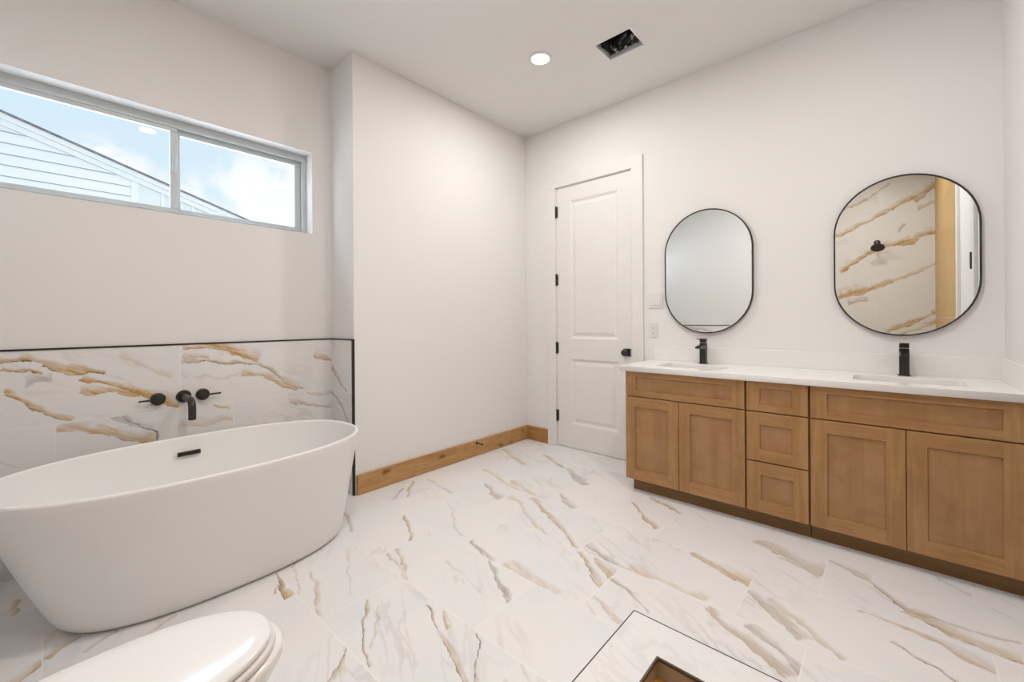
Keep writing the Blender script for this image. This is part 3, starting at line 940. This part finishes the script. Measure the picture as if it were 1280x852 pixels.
# ------------------------------------------------------------------ open duct in the ceiling
root = thing('ceiling_vent_opening', ((VX0 + VX1) / 2, (VY0 + VY1) / 2, H), 'open rectangular ceiling duct lined with black foil, its grille missing', 'vent')
bm = new()
t_ = 0.004
for a in ((VX0, VX0 + t_, VY0, VY1), (VX1 - t_, VX1, VY0, VY1), (VX0, VX1, VY0, VY0 + t_), (VX0, VX1, VY1 - t_, VY1)):
    box(bm, *a, H - 0.001, H + 0.032)
lip = 0.004
for a in ((VX0 - lip, VX0, VY0 - lip, VY1 + lip), (VX1, VX1 + lip, VY0 - lip, VY1 + lip), (VX0, VX1, VY0 - lip, VY0), (VX0, VX1, VY1, VY1 + lip)):
    box(bm, *a, H - 0.003, H)
obj('metal_collar', bm, M['steel'], root)
def crinkled(x0, x1, y0, y1, z0, z1, amp, seed):
    bm = new()
    n = 26
    def wallp(p, q, nrm):
        vs2 = []
        for i in range(n + 1):
            row = []
            for j in range(n + 1):
                c = Vector(p).lerp(Vector(q), i / n)
                c.z = z0 + (z1 - z0) * j / n
                k = noise.noise(Vector((c.x * 42 + seed, c.y * 42, c.z * 30))) + 0.5 * noise.noise(Vector((c.x * 110, c.y * 110 + seed, c.z * 90)))
                row.append(bm.verts.new(c + Vector(nrm) * (amp * (0.7 + k))))
            vs2.append(row)
        for i in range(n):
            for j in range(n):
                bm.faces.new((vs2[i][j], vs2[i + 1][j], vs2[i + 1][j + 1], vs2[i][j + 1]))
    wallp((x0, y0, 0), (x1, y0, 0), (0, 1, 0))
    wallp((x0, y1, 0), (x1, y1, 0), (0, -1, 0))
    wallp((x0, y0, 0), (x0, y1, 0), (1, 0, 0))
    wallp((x1, y0, 0), (x1, y1, 0), (-1, 0, 0))
    vs2 = [[bm.verts.new((x0 + (x1 - x0) * i / n, y0 + (y1 - y0) * j / n, z1 - 0.03 + 0.03 * noise.noise(Vector((i * 0.5, j * 0.5, seed))))) for j in range(n + 1)] for i in range(n + 1)]
    for i in range(n):
        for j in range(n):
            bm.faces.new((vs2[i][j], vs2[i + 1][j], vs2[i + 1][j + 1], vs2[i][j + 1]))
    return bm
obj('duct_lining', crinkled(VX0 + 0.005, VX1 - 0.005, VY0 + 0.005, VY1 - 0.005, H + 0.022, H + 0.40, 0.014, 3.0), M['foil'], root)
bm = new()
flap = []
for i in range(15):
    row = []
    for j in range(6):
        x = VX0 + 0.012 + (VX1 - VX0 - 0.024) * i / 14
        row.append(bm.verts.new((x, VY0 + 0.012 + 0.055 * j / 5 + 0.010 * noise.noise(Vector((i * 0.6, j * 0.4, 1.0))), H + 0.012 + 0.020 * j + 0.014 * noise.noise(Vector((i * 0.7, j, 7.0))))))
    flap.append(row)
for i in range(14):
    for j in range(5):
        bm.faces.new((flap[i][j], flap[i + 1][j], flap[i + 1][j + 1], flap[i][j + 1]))
obj('torn_flap', bm, M['foil'], root)

# ------------------------------------------------------------------ vanity
CF = -0.545            # cabinet face
CT = 0.839             # cabinet top
TK = -0.4824           # toe board face
def cab_front(name, u0, u1, z0, z1, sl, sr, sb, st, parent, stile=True):
    """frame with a sunk centre panel as its own sub-part"""
    bm = new()
    w, h = u1 - u0, z1 - z0
    to3 = lambda u, v, d: (u0 + u, CF + d, z0 + v)
    panelled(bm, to3, w, h, 0.020, [(sl, sb, w - sr, h - st, [(0.0015, 0.0055), (0.0015, 0.0095)])], cap=False)
    # soften the outer edges
    f = obj(name, bm, [M['cab_v'], M['cab_h']] if stile else [M['cab_h'], M['cab_h']], parent)
    bm = box(new(), u0 + sl + 0.0012, u1 - sr - 0.0012, CF + 0.0093, CF + 0.0145, z0 + sb + 0.0012, z1 - st - 0.0012)
    obj('centre_panel', bm, M['cab_panel'], f)
    return f

def carcass(x0, x1, parent, toe0, toe1):
    bm = new()
    f = CF + 0.0215
    t = 0.018
    box(bm, x0, x0 + t, f, -0.004, 0.089, CT)
    box(bm, x1 - t, x1, f, -0.004, 0.089, CT)
    box(bm, x0 + t, x1 - t, f, -0.004, 0.089, 0.089 + t)
    box(bm, x0 + t, x1 - t, -0.022, -0.004, 0.089 + t, CT)
    for z0, z1 in ((CT - 0.04, CT), (0.645, 0.685), (0.089, 0.12)):
        box(bm, x0 + t, x1 - t, f, f + 0.019, z0, z1)
    obj('cabinet_body', bm, M['cab_v'], parent)
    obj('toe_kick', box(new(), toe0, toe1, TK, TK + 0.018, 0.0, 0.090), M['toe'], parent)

g1 = 'cabinets of the vanity row'
b1 = thing('sink_cabinet', (1.733, -0.27, 0.0), 'brown wood two-door vanity cabinet nearest the white panelled door', 'cabinet', g1)
carcass(1.358, 2.110, b1, 1.386, 2.113)
cab_front('false_drawer_front', 1.359, 2.107, 0.668, 0.836, 0.071, 0.070, 0.040, 0.036, b1, stile=True)
cab_front('cabinet_door', 1.359, 1.724, 0.091, 0.661, 0.066, 0.066, 0.072, 0.066, b1)
cab_front('cabinet_door', 1.7275, 2.107, 0.091, 0.661, 0.068, 0.068, 0.072, 0.066, b1)

b2 = thing('drawer_cabinet', (2.264, -0.27, 0.0), 'narrow brown wood cabinet of three stacked drawers between the sink cabinets', 'cabinet', g1)
carcass(2.1135, 2.4145, b2, 2.1135, 2.4145)
cab_front('drawer_front', 2.1175, 2.4115, 0.668, 0.834, 0.067, 0.070, 0.038, 0.034, b2)
cab_front('drawer_front', 2.1175, 2.4115, 0.383, 0.661, 0.067, 0.070, 0.064, 0.070, b2)
cab_front('drawer_front', 2.1175, 2.4115, 0.091, 0.376, 0.070, 0.068, 0.068, 0.070, b2)

b3_ = thing('sink_cabinet', (2.795, -0.27, 0.0), 'brown wood two-door vanity cabinet at the right, nearest the camera', 'cabinet', g1)
carcass(2.4180, 3.170, b3_, 2.4180, 3.170)
cab_front('false_drawer_front', 2.423, 3.168, 0.668, 0.836, 0.070, 0.070, 0.040, 0.036, b3_)
cab_front('cabinet_door', 2.423, 2.7925, 0.091, 0.661, 0.071, 0.071, 0.070, 0.066, b3_)
cab_front('cabinet_door', 2.7960, 3.168, 0.091, 0.661, 0.070, 0.070, 0.068, 0.066, b3_)

CTOP = 0.875
SX = (1.738, 2.803)
SY0, SY1 = -0.445, -0.170
holes = [rrect(sx, (SY0 + SY1) / 2, 0.212, (SY1 - SY0) / 2, 0.035) for sx in SX]
bm = plate_with_holes('worktop', [(1.322, -0.572), (XW - 0.002, -0.572), (XW - 0.002, -0.001), (1.322, -0.001)], holes, CT, CTOP, M['quartz'])
tag(obj('countertop', bm, M['quartz']), 'long white stone countertop with two sink openings over the brown cabinets', 'countertop')
bm = box(new(), 1.338, XW - 0.001, -0.018, -0.001, CTOP, CTOP + 0.112, 0.0015)
tag(obj('backsplash', bm, M['quartz']), 'low white stone backsplash strip along the wall behind the faucets', 'backsplash')
bm = box(new(), XW - 0.017, XW - 0.001, -0.572, -0.0185, CTOP, CTOP + 0.112, 0.0015)
tag(obj('side_splash', bm, M['quartz']), 'short white stone splash on right wall at the end of the countertop', 'backsplash')

def make_sink(sx):
    root = thing('undermount_sink', (sx, (SY0 + SY1) / 2, 0.70))
    cy_ = (SY0 + SY1) / 2
    hw, hh = 0.212, (SY1 - SY0) / 2
    bm = new()
    zz = [(CT, hw + 0.02, hh + 0.02, 0.045), (CT, hw + 0.004, hh + 0.004, 0.037), (CT - 0.01, hw + 0.001, hh + 0.001, 0.035), (0.745, hw - 0.008, hh - 0.008, 0.035), (0.722, hw - 0.016, hh - 0.016, 0.034), (0.712, hw - 0.04, hh - 0.04, 0.03), (0.708, hw - 0.10, hh - 0.09, 0.02), (0.705, 0.03, 0.03, 0.0299)]
    inner = [[(x, y, z) for x, y in rrect(sx, cy_, a, b, r)] for z, a, b, r in zz]
    outer = [[(x, y, z - 0.012) for x, y in rrect(sx, cy_, a + 0.012, b + 0.012, r + 0.008)] for z, a, b, r in zz[2:-2]]
    outer[0] = [(x, y, CT) for x, y, z in outer[0]]
    ring_loft(bm, [[(x, y, 0.694) for x, y in rrect(sx, cy_, 0.05, 0.05, 0.03)]] + outer[::-1] + [[(x, y, CT - 0.008) for x, y in rrect(sx, cy_, hw + 0.02, hh + 0.02, 0.045)]] + inner, True, False)
    obj('basin', bm, M['ceramic'], root, auto=50)
    bm = lathe(new(), (sx, cy_, 0.704), (0, 0, 1), [(-0.01, 0.030), (0.001, 0.031), (0.003, 0.028), (0.001, 0.022), (0.004, 0.020), (0.005, 0.002)], 28, False, True)
    obj('drain', bm, M['black'], root, smooth=True)
    return root
s_a = make_sink(SX[0])
tag(s_a, 'white undermount sink set in the countertop near the panelled door, under the left mirror', 'sink', 'undermount sinks')
s_b = copy_tree(s_a)
s_b.location.x += SX[1] - SX[0]
tag(s_b, 'white undermount sink set in the countertop under the right mirror', 'sink', 'undermount sinks')

def make_faucet(x, y):
    z = CTOP
    root = thing('sink_faucet', (x, y, z))
    obj('base_plate', box(new(), x - 0.026, x + 0.026, y - 0.026, y + 0.026, z, z + 0.006, 0.0015), M['black'], root)
    obj('body', box(new(), x - 0.021, x + 0.021, y - 0.021, y + 0.021, z + 0.006, z + 0.150, 0.0025), M['black'], root)
    bm = new()
    rings = []
    for yy, za, zb, hw in ((y - 0.015, 0.108, 0.140, 0.0195), (y - 0.05, 0.110, 0.136, 0.0195), (y - 0.10, 0.112, 0.130, 0.019), (y - 0.122, 0.113, 0.127, 0.0185), (y - 0.126, 0.115, 0.125, 0.016)):
        rings.append([(x - hw, yy, z + za), (x + hw, yy, z + za), (x + hw, yy, z + zb), (x - hw, yy, z + zb)])
    ring_loft(bm, rings)
    bmesh.ops.bevel(bm, geom=list(bm.edges), offset=0.0015, segments=2, affect='EDGES')
    obj('spout', bm, M['black'], root)
    cap = obj('cartridge_cap', box(new(), x - 0.0205, x + 0.0205, y - 0.0205, y + 0.0205, z + 0.153, z + 0.176, 0.003), M['black'], root)
    bm = new()
    prof = [(y + 0.021, 0.180, 0.0205), (y - 0.03, 0.180, 0.0205), (y - 0.07, 0.1815, 0.0205), (y - 0.09, 0.182, 0.019), (y - 0.100, 0.1825, 0.013), (y - 0.104, 0.1825, 0.006)]
    ring_loft(bm, [[(x - hw, yy, z + zz - 0.004), (x + hw, yy, z + zz - 0.004), (x + hw, yy, z + zz + 0.001), (x - hw, yy, z + zz + 0.001)] for yy, zz, hw in prof])
    obj('lever_handle', bm, M['black'], root, auto=45)
    return root
f_a = make_faucet(SX[0], -0.085)
tag(f_a, 'matte black single-lever faucet below the left mirror, nearer the door', 'faucet', 'black sink faucets')
f_b = copy_tree(f_a)
f_b.location.x += SX[1] - SX[0] - 0.003
tag(f_b, 'matte black single-lever faucet below the right mirror', 'faucet', 'black sink faucets')

# ------------------------------------------------------------------ mirrors
def stadium(cx, cz, hw, hh, n=28):
    pts = []
    for k in range(n + 1):
        a = PI * k / n
        pts.append((cx + hw * math.cos(a), cz + hh - hw + hw * math.sin(a)))
    for k in range(n + 1):
        a = PI + PI * k / n
        pts.append((cx + hw * math.cos(a), cz - hh + hw + hw * math.sin(a)))
    return pts
def make_mirror(cx, cz):
    root = thing('wall_mirror', (cx, -0.002, cz - 0.457))
    S = lambda d, y: [(px, y, pz) for px, pz in stadium(cx, cz, 0.306 - d, 0.457 - d)]
    bm = new()
    vr = ring_loft(bm, [S(0, -0.001), S(0, -0.026), S(0.0015, -0.028), S(0.0055, -0.028), S(0.0065, -0.027), S(0.0065, -0.019), S(0.02, -0.019), S(0.02, -0.001)], False, False)
    n = len(vr[0])
    for i in range(n):
        bm.faces.new((vr[0][i], vr[0][(i + 1) % n], vr[-1][(i + 1) % n], vr[-1][i]))
    obj('mirror_frame', bm, M['black'], root, auto=40)
    bm = new()
    ring_loft(bm, [S(0.0072, -0.020), S(0.0072, -0.0235), S(0.0092, -0.0240)])
    obj('mirror_glass', bm, M['mirror'], root)
    return root
m_a = make_mirror(1.741, 1.549)
tag(m_a, 'pill-shaped black-framed mirror nearer the door, reflecting a plain white wall', 'mirror', 'pill-shaped wall mirrors')
m_b = copy_tree(m_a)
m_b.location.x += 2.793 - 1.741
m_b.location.z += 0.001
tag(m_b, 'pill-shaped black-framed mirror at the right, reflecting marble shower wall and wood', 'mirror', 'pill-shaped wall mirrors')

# ------------------------------------------------------------------ switch and outlet plates
px, pz = 1.350, 1.346
root = thing('light_switch', (px, 0.0, pz - 0.06), 'white double rocker light switch plate between door casing and left mirror', 'light switch')
obj('switch_plate', box(new(), px - 0.059, px + 0.059, -0.007, -0.0005, pz - 0.059, pz + 0.059, 0.003), M['plastic'], root)
for dx in (-0.023, 0.023):
    bm = new()
    y0 = -0.007
    ring_loft(bm, [[(px + dx - 0.0165, y0, pz - 0.034), (px + dx + 0.0165, y0, pz - 0.034), (px + dx + 0.0165, y0, pz + 0.034), (px + dx - 0.0165, y0, pz + 0.034)],
                   [(px + dx - 0.016, y0 - 0.006, pz - 0.033), (px + dx + 0.016, y0 - 0.006, pz - 0.033), (px + dx + 0.016, y0 - 0.0015, pz + 0.033), (px + dx - 0.016, y0 - 0.0015, pz + 0.033)]])
    obj('rocker', bm, M['plastic'], root)
px, pz = 1.331, 1.110
root = thing('power_outlet', (px, 0.0, pz - 0.06), 'white duplex power outlet plate below the light switch, above the backsplash', 'outlet')
obj('outlet_plate', box(new(), px - 0.037, px + 0.037, -0.007, -0.0005, pz - 0.058, pz + 0.058, 0.003), M['plastic'], root)
for dz in (-0.021, 0.021):
    bm = new()
    ring_loft(bm, [[(x, -0.007, z) for x, z in rrect(px, pz + dz, 0.017, 0.0145, 0.010)], [(x, -0.0095, z) for x, z in rrect(px, pz + dz, 0.0165, 0.014, 0.010)]])
    f = obj('socket', bm, M['plastic'], root)
    bm = new()
    box(bm, px - 0.0075, px - 0.005, -0.0100, -0.0093, pz + dz - 0.002, pz + dz + 0.007)
    box(bm, px + 0.005, px + 0.0075, -0.0100, -0.0093, pz + dz - 0.002, pz + dz + 0.006)
    lathe(bm, (px, -0.0093, pz + dz - 0.0075), (0, -1, 0), [(0, 0.0026), (0.0007, 0.0026)], 12)
    obj('slot', bm, M['dark'], f)

# ------------------------------------------------------------------ door stop on the left baseboard
p = Vector((0.019, -0.722, 0.115))
root = thing('door_stop', p, 'small black peg door stop screwed to the left oak baseboard', 'door stop')
obj('stop_base', lathe(new(), p, (1, 0, 0), [(0, 0.013), (0.004, 0.013), (0.008, 0.007)], 20), M['black'], root, smooth=True)
obj('stop_rod', lathe(new(), p, (1, 0, 0), [(0.006, 0.0055), (0.060, 0.0050)], 14), M['black'], root, auto=50)
obj('rubber_tip', lathe(new(), p, (1, 0, 0), [(0.058, 0.0065), (0.066, 0.0078), (0.074, 0.0078), (0.078, 0.006)], 16), M['black'], root, smooth=True)

# ------------------------------------------------------------------ bathtub
TX, TY, TZ = 0.293, -2.744, 0.58
root = thing('bathtub', (TX, TY, 0.0), 'white oval freestanding bathtub under the wide window', 'bathtub')
bm = new()
rings = []
def tub_ring(h, g, d=0.0):
    a = 0.545 + (0.712 - 0.545) * g - d
    b = 0.262 + (0.412 - 0.262) * g - d
    cy_ = -2.680 + (TY + 2.680) * g
    return [(x, y, h) for x, y in superellipse(TX, cy_, a, b, 2.38)]
rings.append(tub_ring(0.0, 0.0, 0.03))
for h, g, d in ((0.0, 0.0, 0.012), (0.004, 0.0, 0.004), (0.012, 0.01, -0.004), (0.030, 0.06, -0.010)):
    rings.append(tub_ring(h, g, d))
N_ = 22
for k in range(1, N_ + 1):
    q = k / N_
    h = 0.030 + (TZ - 0.012 - 0.030) * q
    g = 0.06 + 0.94 * (q ** 0.86)
    rings.append(tub_ring(h, g, -0.010 * (1 - q) ** 1.5))
for h, d in ((TZ - 0.005, 0.0008), (TZ - 0.001, 0.004), (TZ, 0.009), (TZ - 0.001, 0.014), (TZ - 0.005, 0.0175), (TZ - 0.012, 0.019)):
    rings.append(tub_ring(h, 1.0, d))
for k in range(1, 19):
    q = k / 18
    h = TZ - 0.012 - (TZ - 0.012 - 0.17) * q
    g = 1.0 - 0.62 * (q ** 1.35)
    rings.append(tub_ring(h, g, 0.019 + 0.030 * q))
for h, g, d in ((0.150, 0.34, 0.060), (0.136, 0.28, 0.080), (0.128, 0.2, 0.11), (0.124, 0.1, 0.16)):
    rings.append(tub_ring(h, g, d))
for d in (0.20, 0.23):
    rings.append(tub_ring(0.122, 0.1, d))
ring_loft(bm, rings)
obj('tub_shell', bm, M['acrylic'], root, smooth=True)
# overflow slot on the inner wall towards the window
xo = -0.067
bm = new()
box(bm, xo - 0.006, xo + 0.004, -2.803, -2.703, 0.484, 0.506, 0.0015)
ov = obj('overflow_slot', bm, M['black'], root)
bm = box(new(), xo + 0.0038, xo + 0.0052, -2.795, -2.711, 0.491, 0.499)
obj('slot_opening', bm, M['dark'], ov)
bm = lathe(new(), (TX, -2.73, 0.1215), (0, 0, 1), [(0, 0.032), (0.004, 0.032), (0.007, 0.028), (0.009, 0.004)], 28)
obj('tub_drain', bm, M['black'], root, smooth=True)

# ------------------------------------------------------------------ wall-mounted tub filler
fy, fz = -2.730, 0.767
root = thing('tub_spout', (XT, fy, fz), 'black curved tub spout on marble tiles between its two taps', 'faucet')
obj('flange', lathe(new(), (XT, fy, fz), (1, 0, 0), [(0, 0.036), (0.008, 0.036), (0.011, 0.033), (0.012, 0.02)], 36), M['black'], root, auto=40)
pts = [(XT + 0.006, fy, fz), (XT + 0.08, fy, fz), (XT + 0.165, fy, fz)]
for k in range(1, 9):
    a = PI / 2 * k / 8
    pts.append((XT + 0.165 + 0.045 * math.sin(a), fy, fz - 0.045 * (1 - math.cos(a))))
pts.append((XT + 0.210, fy, fz - 0.105))
obj('spout', tube(new(), pts, 0.0180, 24), M['black'], root, auto=50)
def make_handle(y, s):
    r_ = thing('wall_tap', (XT, y, fz))
    obj('handle_disc', lathe(new(), (XT, y, fz), (1, 0, 0), [(0, 0.034), (0.010, 0.034), (0.012, 0.032), (0.013, 0.023), (0.040, 0.023), (0.042, 0.021), (0.0425, 0.006)], 36), M['black'], r_, auto=40)
    obj('lever', tube(new(), [(XT + 0.032, y + s * 0.012, fz), (XT + 0.032, y + s * 0.085, fz)], 0.0050, 14), M['black'], r_, auto=50)
    return r_
tag(make_handle(-2.846, -1), 'black round wall tap left of the spout, lever pointing left', 'tap', 'tub filler taps')
tag(make_handle(-2.640, 1), 'black round wall tap right of the spout, lever pointing right', 'tap', 'tub filler taps')

# ------------------------------------------------------------------ toilet
TCX = 1.505
root = thing('toilet', (TCX, -3.26, 0.0), 'white toilet with closed lid in the foreground beside the bathtub', 'toilet')
def bowl(y_front, y_back, hw, z, seg=64, pw=2.25):
    """elongated outline: rounded front, squarer back"""
    cy_ = y_back + (y_front - y_back) * 0.42
    pts = []
    for k in range(seg):
        t = 2 * PI * k / seg
        c, s = math.cos(t), math.sin(t)
        if s >= 0:
            x = hw * math.copysign(abs(c) ** (2 / pw), c)
            y = cy_ + (y_front - cy_) * abs(s) ** (2 / pw)
        else:
            x = hw * math.copysign(abs(c) ** (2 / 3.4), c)
            y = cy_ - (cy_ - y_back) * abs(s) ** (2 / 3.4)
        pts.append((TCX + x, y, z))
    return pts
yb_ = -3.40
bm = new()
ring_loft(bm, [bowl(-3.06, -3.55, 0.105, 0.0), bowl(-3.05, -3.56, 0.112, 0.012), bowl(-3.045, -3.555, 0.113, 0.06), bowl(-3.03, -3.55, 0.118, 0.14), bowl(-2.985, -3.54, 0.138, 0.21),
               bowl(-2.915, -3.53, 0.165, 0.27), bowl(-2.868, -3.52, 0.182, 0.32), bowl(-2.851, -3.51, 0.188, 0.35), bowl(-2.849, -3.50, 0.189, 0.368), bowl(-2.853, -3.50, 0.186, 0.375), bowl(-2.875, -3.49, 0.17, 0.3765)])
obj('bowl', bm, M['ceramic'], root, smooth=True)
bm = new()
ring_loft(bm, [bowl(-2.878, yb_, 0.172, 0.3785), bowl(-2.870, yb_, 0.177, 0.381), bowl(-2.868, yb_, 0.178, 0.390), bowl(-2.873, yb_, 0.174, 0.3945)])
obj('seat', bm, M['plastic'], root, auto=60)
bm = new()
ring_loft(bm, [bowl(-2.884, yb_ - 0.012, 0.166, 0.3965), bowl(-2.879, yb_ - 0.012, 0.170, 0.399), bowl(-2.878, yb_ - 0.012, 0.171, 0.408), bowl(-2.881, yb_ - 0.010, 0.169, 0.4115),
               bowl(-2.889, yb_ - 0.006, 0.163, 0.4135), bowl(-2.94, yb_ + 0.03, 0.125, 0.4150), bowl(-3.05, yb_ + 0.12, 0.05, 0.4155)])
obj('lid', bm, M['ceramic'], root, auto=60)
for dx in (-0.075, 0.075):
    bm = lathe(new(), (TCX + dx - 0.02, -3.428, 0.395), (1, 0, 0), [(0, 0.010), (0.04, 0.010)], 16)
    obj('lid_hinge', bm, M['plastic'], root, auto=40)
bm = new()
ring_loft(bm, [[(x, y, z) for x, y in rrect(TCX, cy_, hw, hd, 0.035)] for z, cy_, hw, hd in ((0.36, -3.53, 0.16, 0.075), (0.40, -3.532, 0.185, 0.084), (0.60, -3.534, 0.200, 0.092), (0.735, -3.535, 0.205, 0.094))])
tk = obj('tank', bm, M['ceramic'], root, auto=50)
bm = new()
ring_loft(bm, [[(x, y, z) for x, y in rrect(TCX, -3.535, hw, hd, 0.037)] for z, hw, hd in ((0.736, 0.211, 0.0985), (0.758, 0.212, 0.0995), (0.768, 0.207, 0.095), (0.771, 0.19, 0.08))])
obj('tank_lid', bm, M['ceramic'], tk, auto=50)
bm = lathe(new(), (TCX - 0.15, -3.441, 0.68), (0, 1, 0), [(0, 0.012), (0.010, 0.012)], 16)
tube(bm, [(TCX - 0.15, -3.428, 0.68), (TCX - 0.07, -3.425, 0.672)], 0.005, 10)
obj('flush_lever', bm, M['chrome'], tk, auto=40)

# ------------------------------------------------------------------ shower
KX0, KX1, KY0, KY1, KZ = 2.048, 2.191, -2.005, -1.861, 0.150
bm = new()
box(bm, KX0, XW - 0.001, KY0, KY1, 0.0, KZ - 0.001)
box(bm, KX0, KX1, YS, KY0, 0.0, KZ - 0.001)
o = struct('trim_6', bm, M['curb_tile'])
bm = new()
box(bm, KX1, XW - 0.008, KY0 - 0.004, KY0, 0.09, KZ - 0.010)
box(bm, KX1, KX1 + 0.004, YS, KY0 - 0.004, 0.09, KZ - 0.010)
struct('trim_7', bm, M['taupe'])
bm = new()
box(bm, KX0 - 0.003, XW - 0.001, KY1, KY1 + 0.003, KZ - 0.010, KZ)
box(bm, KX0 - 0.003, KX0, YS, KY1, KZ - 0.010, KZ)
struct('trim_8', bm, M['black_trim'])
bm = new()
box(bm, KX1, XW - 0.008, KY0 - 0.006, KY0, KZ - 0.010, KZ)
box(bm, KX1, KX1 + 0.006, YS, KY0 - 0.006, KZ - 0.010, KZ)
struct('trim_9', bm, M['brown_trim'])
bm = box(new(), KX1 + 0.004, XW - 0.008, YS, KY0 - 0.004, 0.0, 0.09)
struct('floor_shower', bm, M['pan_tile'])

hx, hy_, hz = 2.651, -3.78, 2.075
root = thing('shower_head', (2.643, YS, 2.165), 'round black shower head on marble wall, seen only in the right mirror', 'shower head')
obj('flange', lathe(new(), (2.643, YS, 2.168), (0, 1, 0), [(0, 0.034), (0.006, 0.034), (0.010, 0.026)], 28), M['black'], root, auto=40)
obj('arm', tube(new(), [(2.643, YS + 0.004, 2.168), (2.645, YS + 0.06, 2.165), (2.648, YS + 0.11, 2.145), (2.651, YS + 0.135, 2.12)], 0.011, 16), M['black'], root, auto=50)
ax = Vector((0.0, 0.55, -0.84))
obj('spray_head', lathe(new(), (hx, hy_ - 0.015, 2.125), ax, [(0, 0.012), (0.012, 0.02), (0.022, 0.024), (0.034, 0.055), (0.042, 0.068), (0.054, 0.070), (0.058, 0.066), (0.058, 0.01)], 36), M['black'], root, auto=40)

# ------------------------------------------------------------------ neighbouring house beyond the window
HX = -7.0
kf = (2.727 - HX) / (2.727 + 3.6)
hy = lambda y: -3.269 + (y + 3.269) * kf
hz_ = lambda z: 1.192 + (z - 1.192) * kf
root = thing('neighbour_house', (HX, -6.0, 0.0), 'white lap-sided house with a gable roof seen through the window', 'house')
E0 = (hy(-1.546), hz_(2.563))
slope = (hz_(3.22) - hz_(2.563)) / (hy(-3.543) - hy(-1.546))      # dz per dy, negative
YPK = -8.2
roof = lambda y: E0[1] + slope * (y - E0[0])
YE = -0.3
# lower wall and the lap boards
bm = new()
lap = 0.107 * kf
z = 0.0
zref = hz_(2.621)
k0 = math.floor(zref / lap)
zb = zref - k0 * lap
ybat = hy(-2.60)
for k in range(-1, k0 + 14):
    a, b = max(zb + k * lap, 0.0), zb + (k + 1) * lap
    if b <= 0:
        continue
    lim = lambda zz: min(ybat, E0[0] + (zz + 0.10 - E0[1]) / slope)
    yr0, yr1 = lim(a), lim(b)
    lo = lambda zz: max(-13.5, 2 * YPK - (E0[0] + (zz + 0.10 - E0[1]) / slope))
    yl0, yl1 = lo(a), lo(b)
    if yr1 <= yl1:
        break
    vsb = [bm.verts.new(p_) for p_ in ((HX + 0.016, yl0, a), (HX + 0.016, yr0, a), (HX + 0.001, yr1, b), (HX + 0.001, yl1, b), (HX - 0.01, yl0, a), (HX - 0.01, yr0, a))]
    bm.faces.new(vsb[:4])
    f = bm.faces.new((vsb[0], vsb[1], vsb[5], vsb[4]))
    # dark strip painting the shadow line under each lap
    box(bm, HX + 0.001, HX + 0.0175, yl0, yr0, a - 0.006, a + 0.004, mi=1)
bmesh.ops.recalc_face_normals(bm, faces=bm.faces)
obj('lap_siding', bm, [M['siding'], M['siding_shade']], root)
# board-and-batten end
bm = new()
y0_, y1_ = ybat, YE
vsb = [bm.verts.new(p_) for p_ in ((HX, y0_, 0), (HX, y1_, 0), (HX, y1_, roof(y1_) - 0.05), (HX, y0_, roof(y0_) - 0.02), (HX - 0.1, y0_, 0), (HX - 0.1, y1_, 0), (HX - 0.1, y1_, roof(y1_) - 0.02), (HX - 0.1, y0_, roof(y0_) - 0.02))]
for q in ((0, 1, 2, 3), (4, 5, 6, 7), (0, 1, 5, 4), (1, 2, 6, 5), (2, 3, 7, 6), (0, 3, 7, 4)):
    bm.faces.new([vsb[i] for i in q])
obj('panel_siding', bm, M['siding_panel'], root)
for yb2, wd in ((ybat + 0.03, 0.10), (hy(-2.34), 0.05), (hy(-2.05), 0.05), (hy(-1.76), 0.05)):
    bm = box(new(), HX, HX + 0.03, yb2 - wd / 2, yb2 + wd / 2, 0.0, roof(yb2) - 0.16)
    o = obj('batten', bm, M['siding'], root)
# rake boards and roof on both slopes
def rake(s0, s1, y_a, y_b, x0, x1, mat, name):
    bm = new()
    P_ = []
    for y in (y_a, y_b):
        yy = y if y >= YPK else 2 * YPK - y
        for x in (x0, x1):
            P_.append(bm.verts.new((x, y, roof(yy) - s0)))
            P_.append(bm.verts.new((x, y, roof(yy) - s1)))
    for q in ((0, 1, 3, 2), (4, 5, 7, 6), (0, 2, 6, 4), (1, 3, 7, 5), (0, 1, 5, 4), (2, 3, 7, 6)):
        bm.faces.new([P_[i] for i in q])
    return obj(name, bm, mat, root)
for ya, yb2 in ((YPK, YE), (YPK, 2 * YPK - YE)):
    rake(0.015, 0.095, ya, yb2, HX - 0.02, HX + 0.10, M['siding'], 'rake_board')
    rake(0.095, 0.180, ya, yb2, HX - 0.02, HX + 0.055, M['siding'], 'rake_board')
    rake(-0.015, 0.015, ya, yb2, HX - 6.0, HX + 0.13, M['shingle'], 'roof_slope')
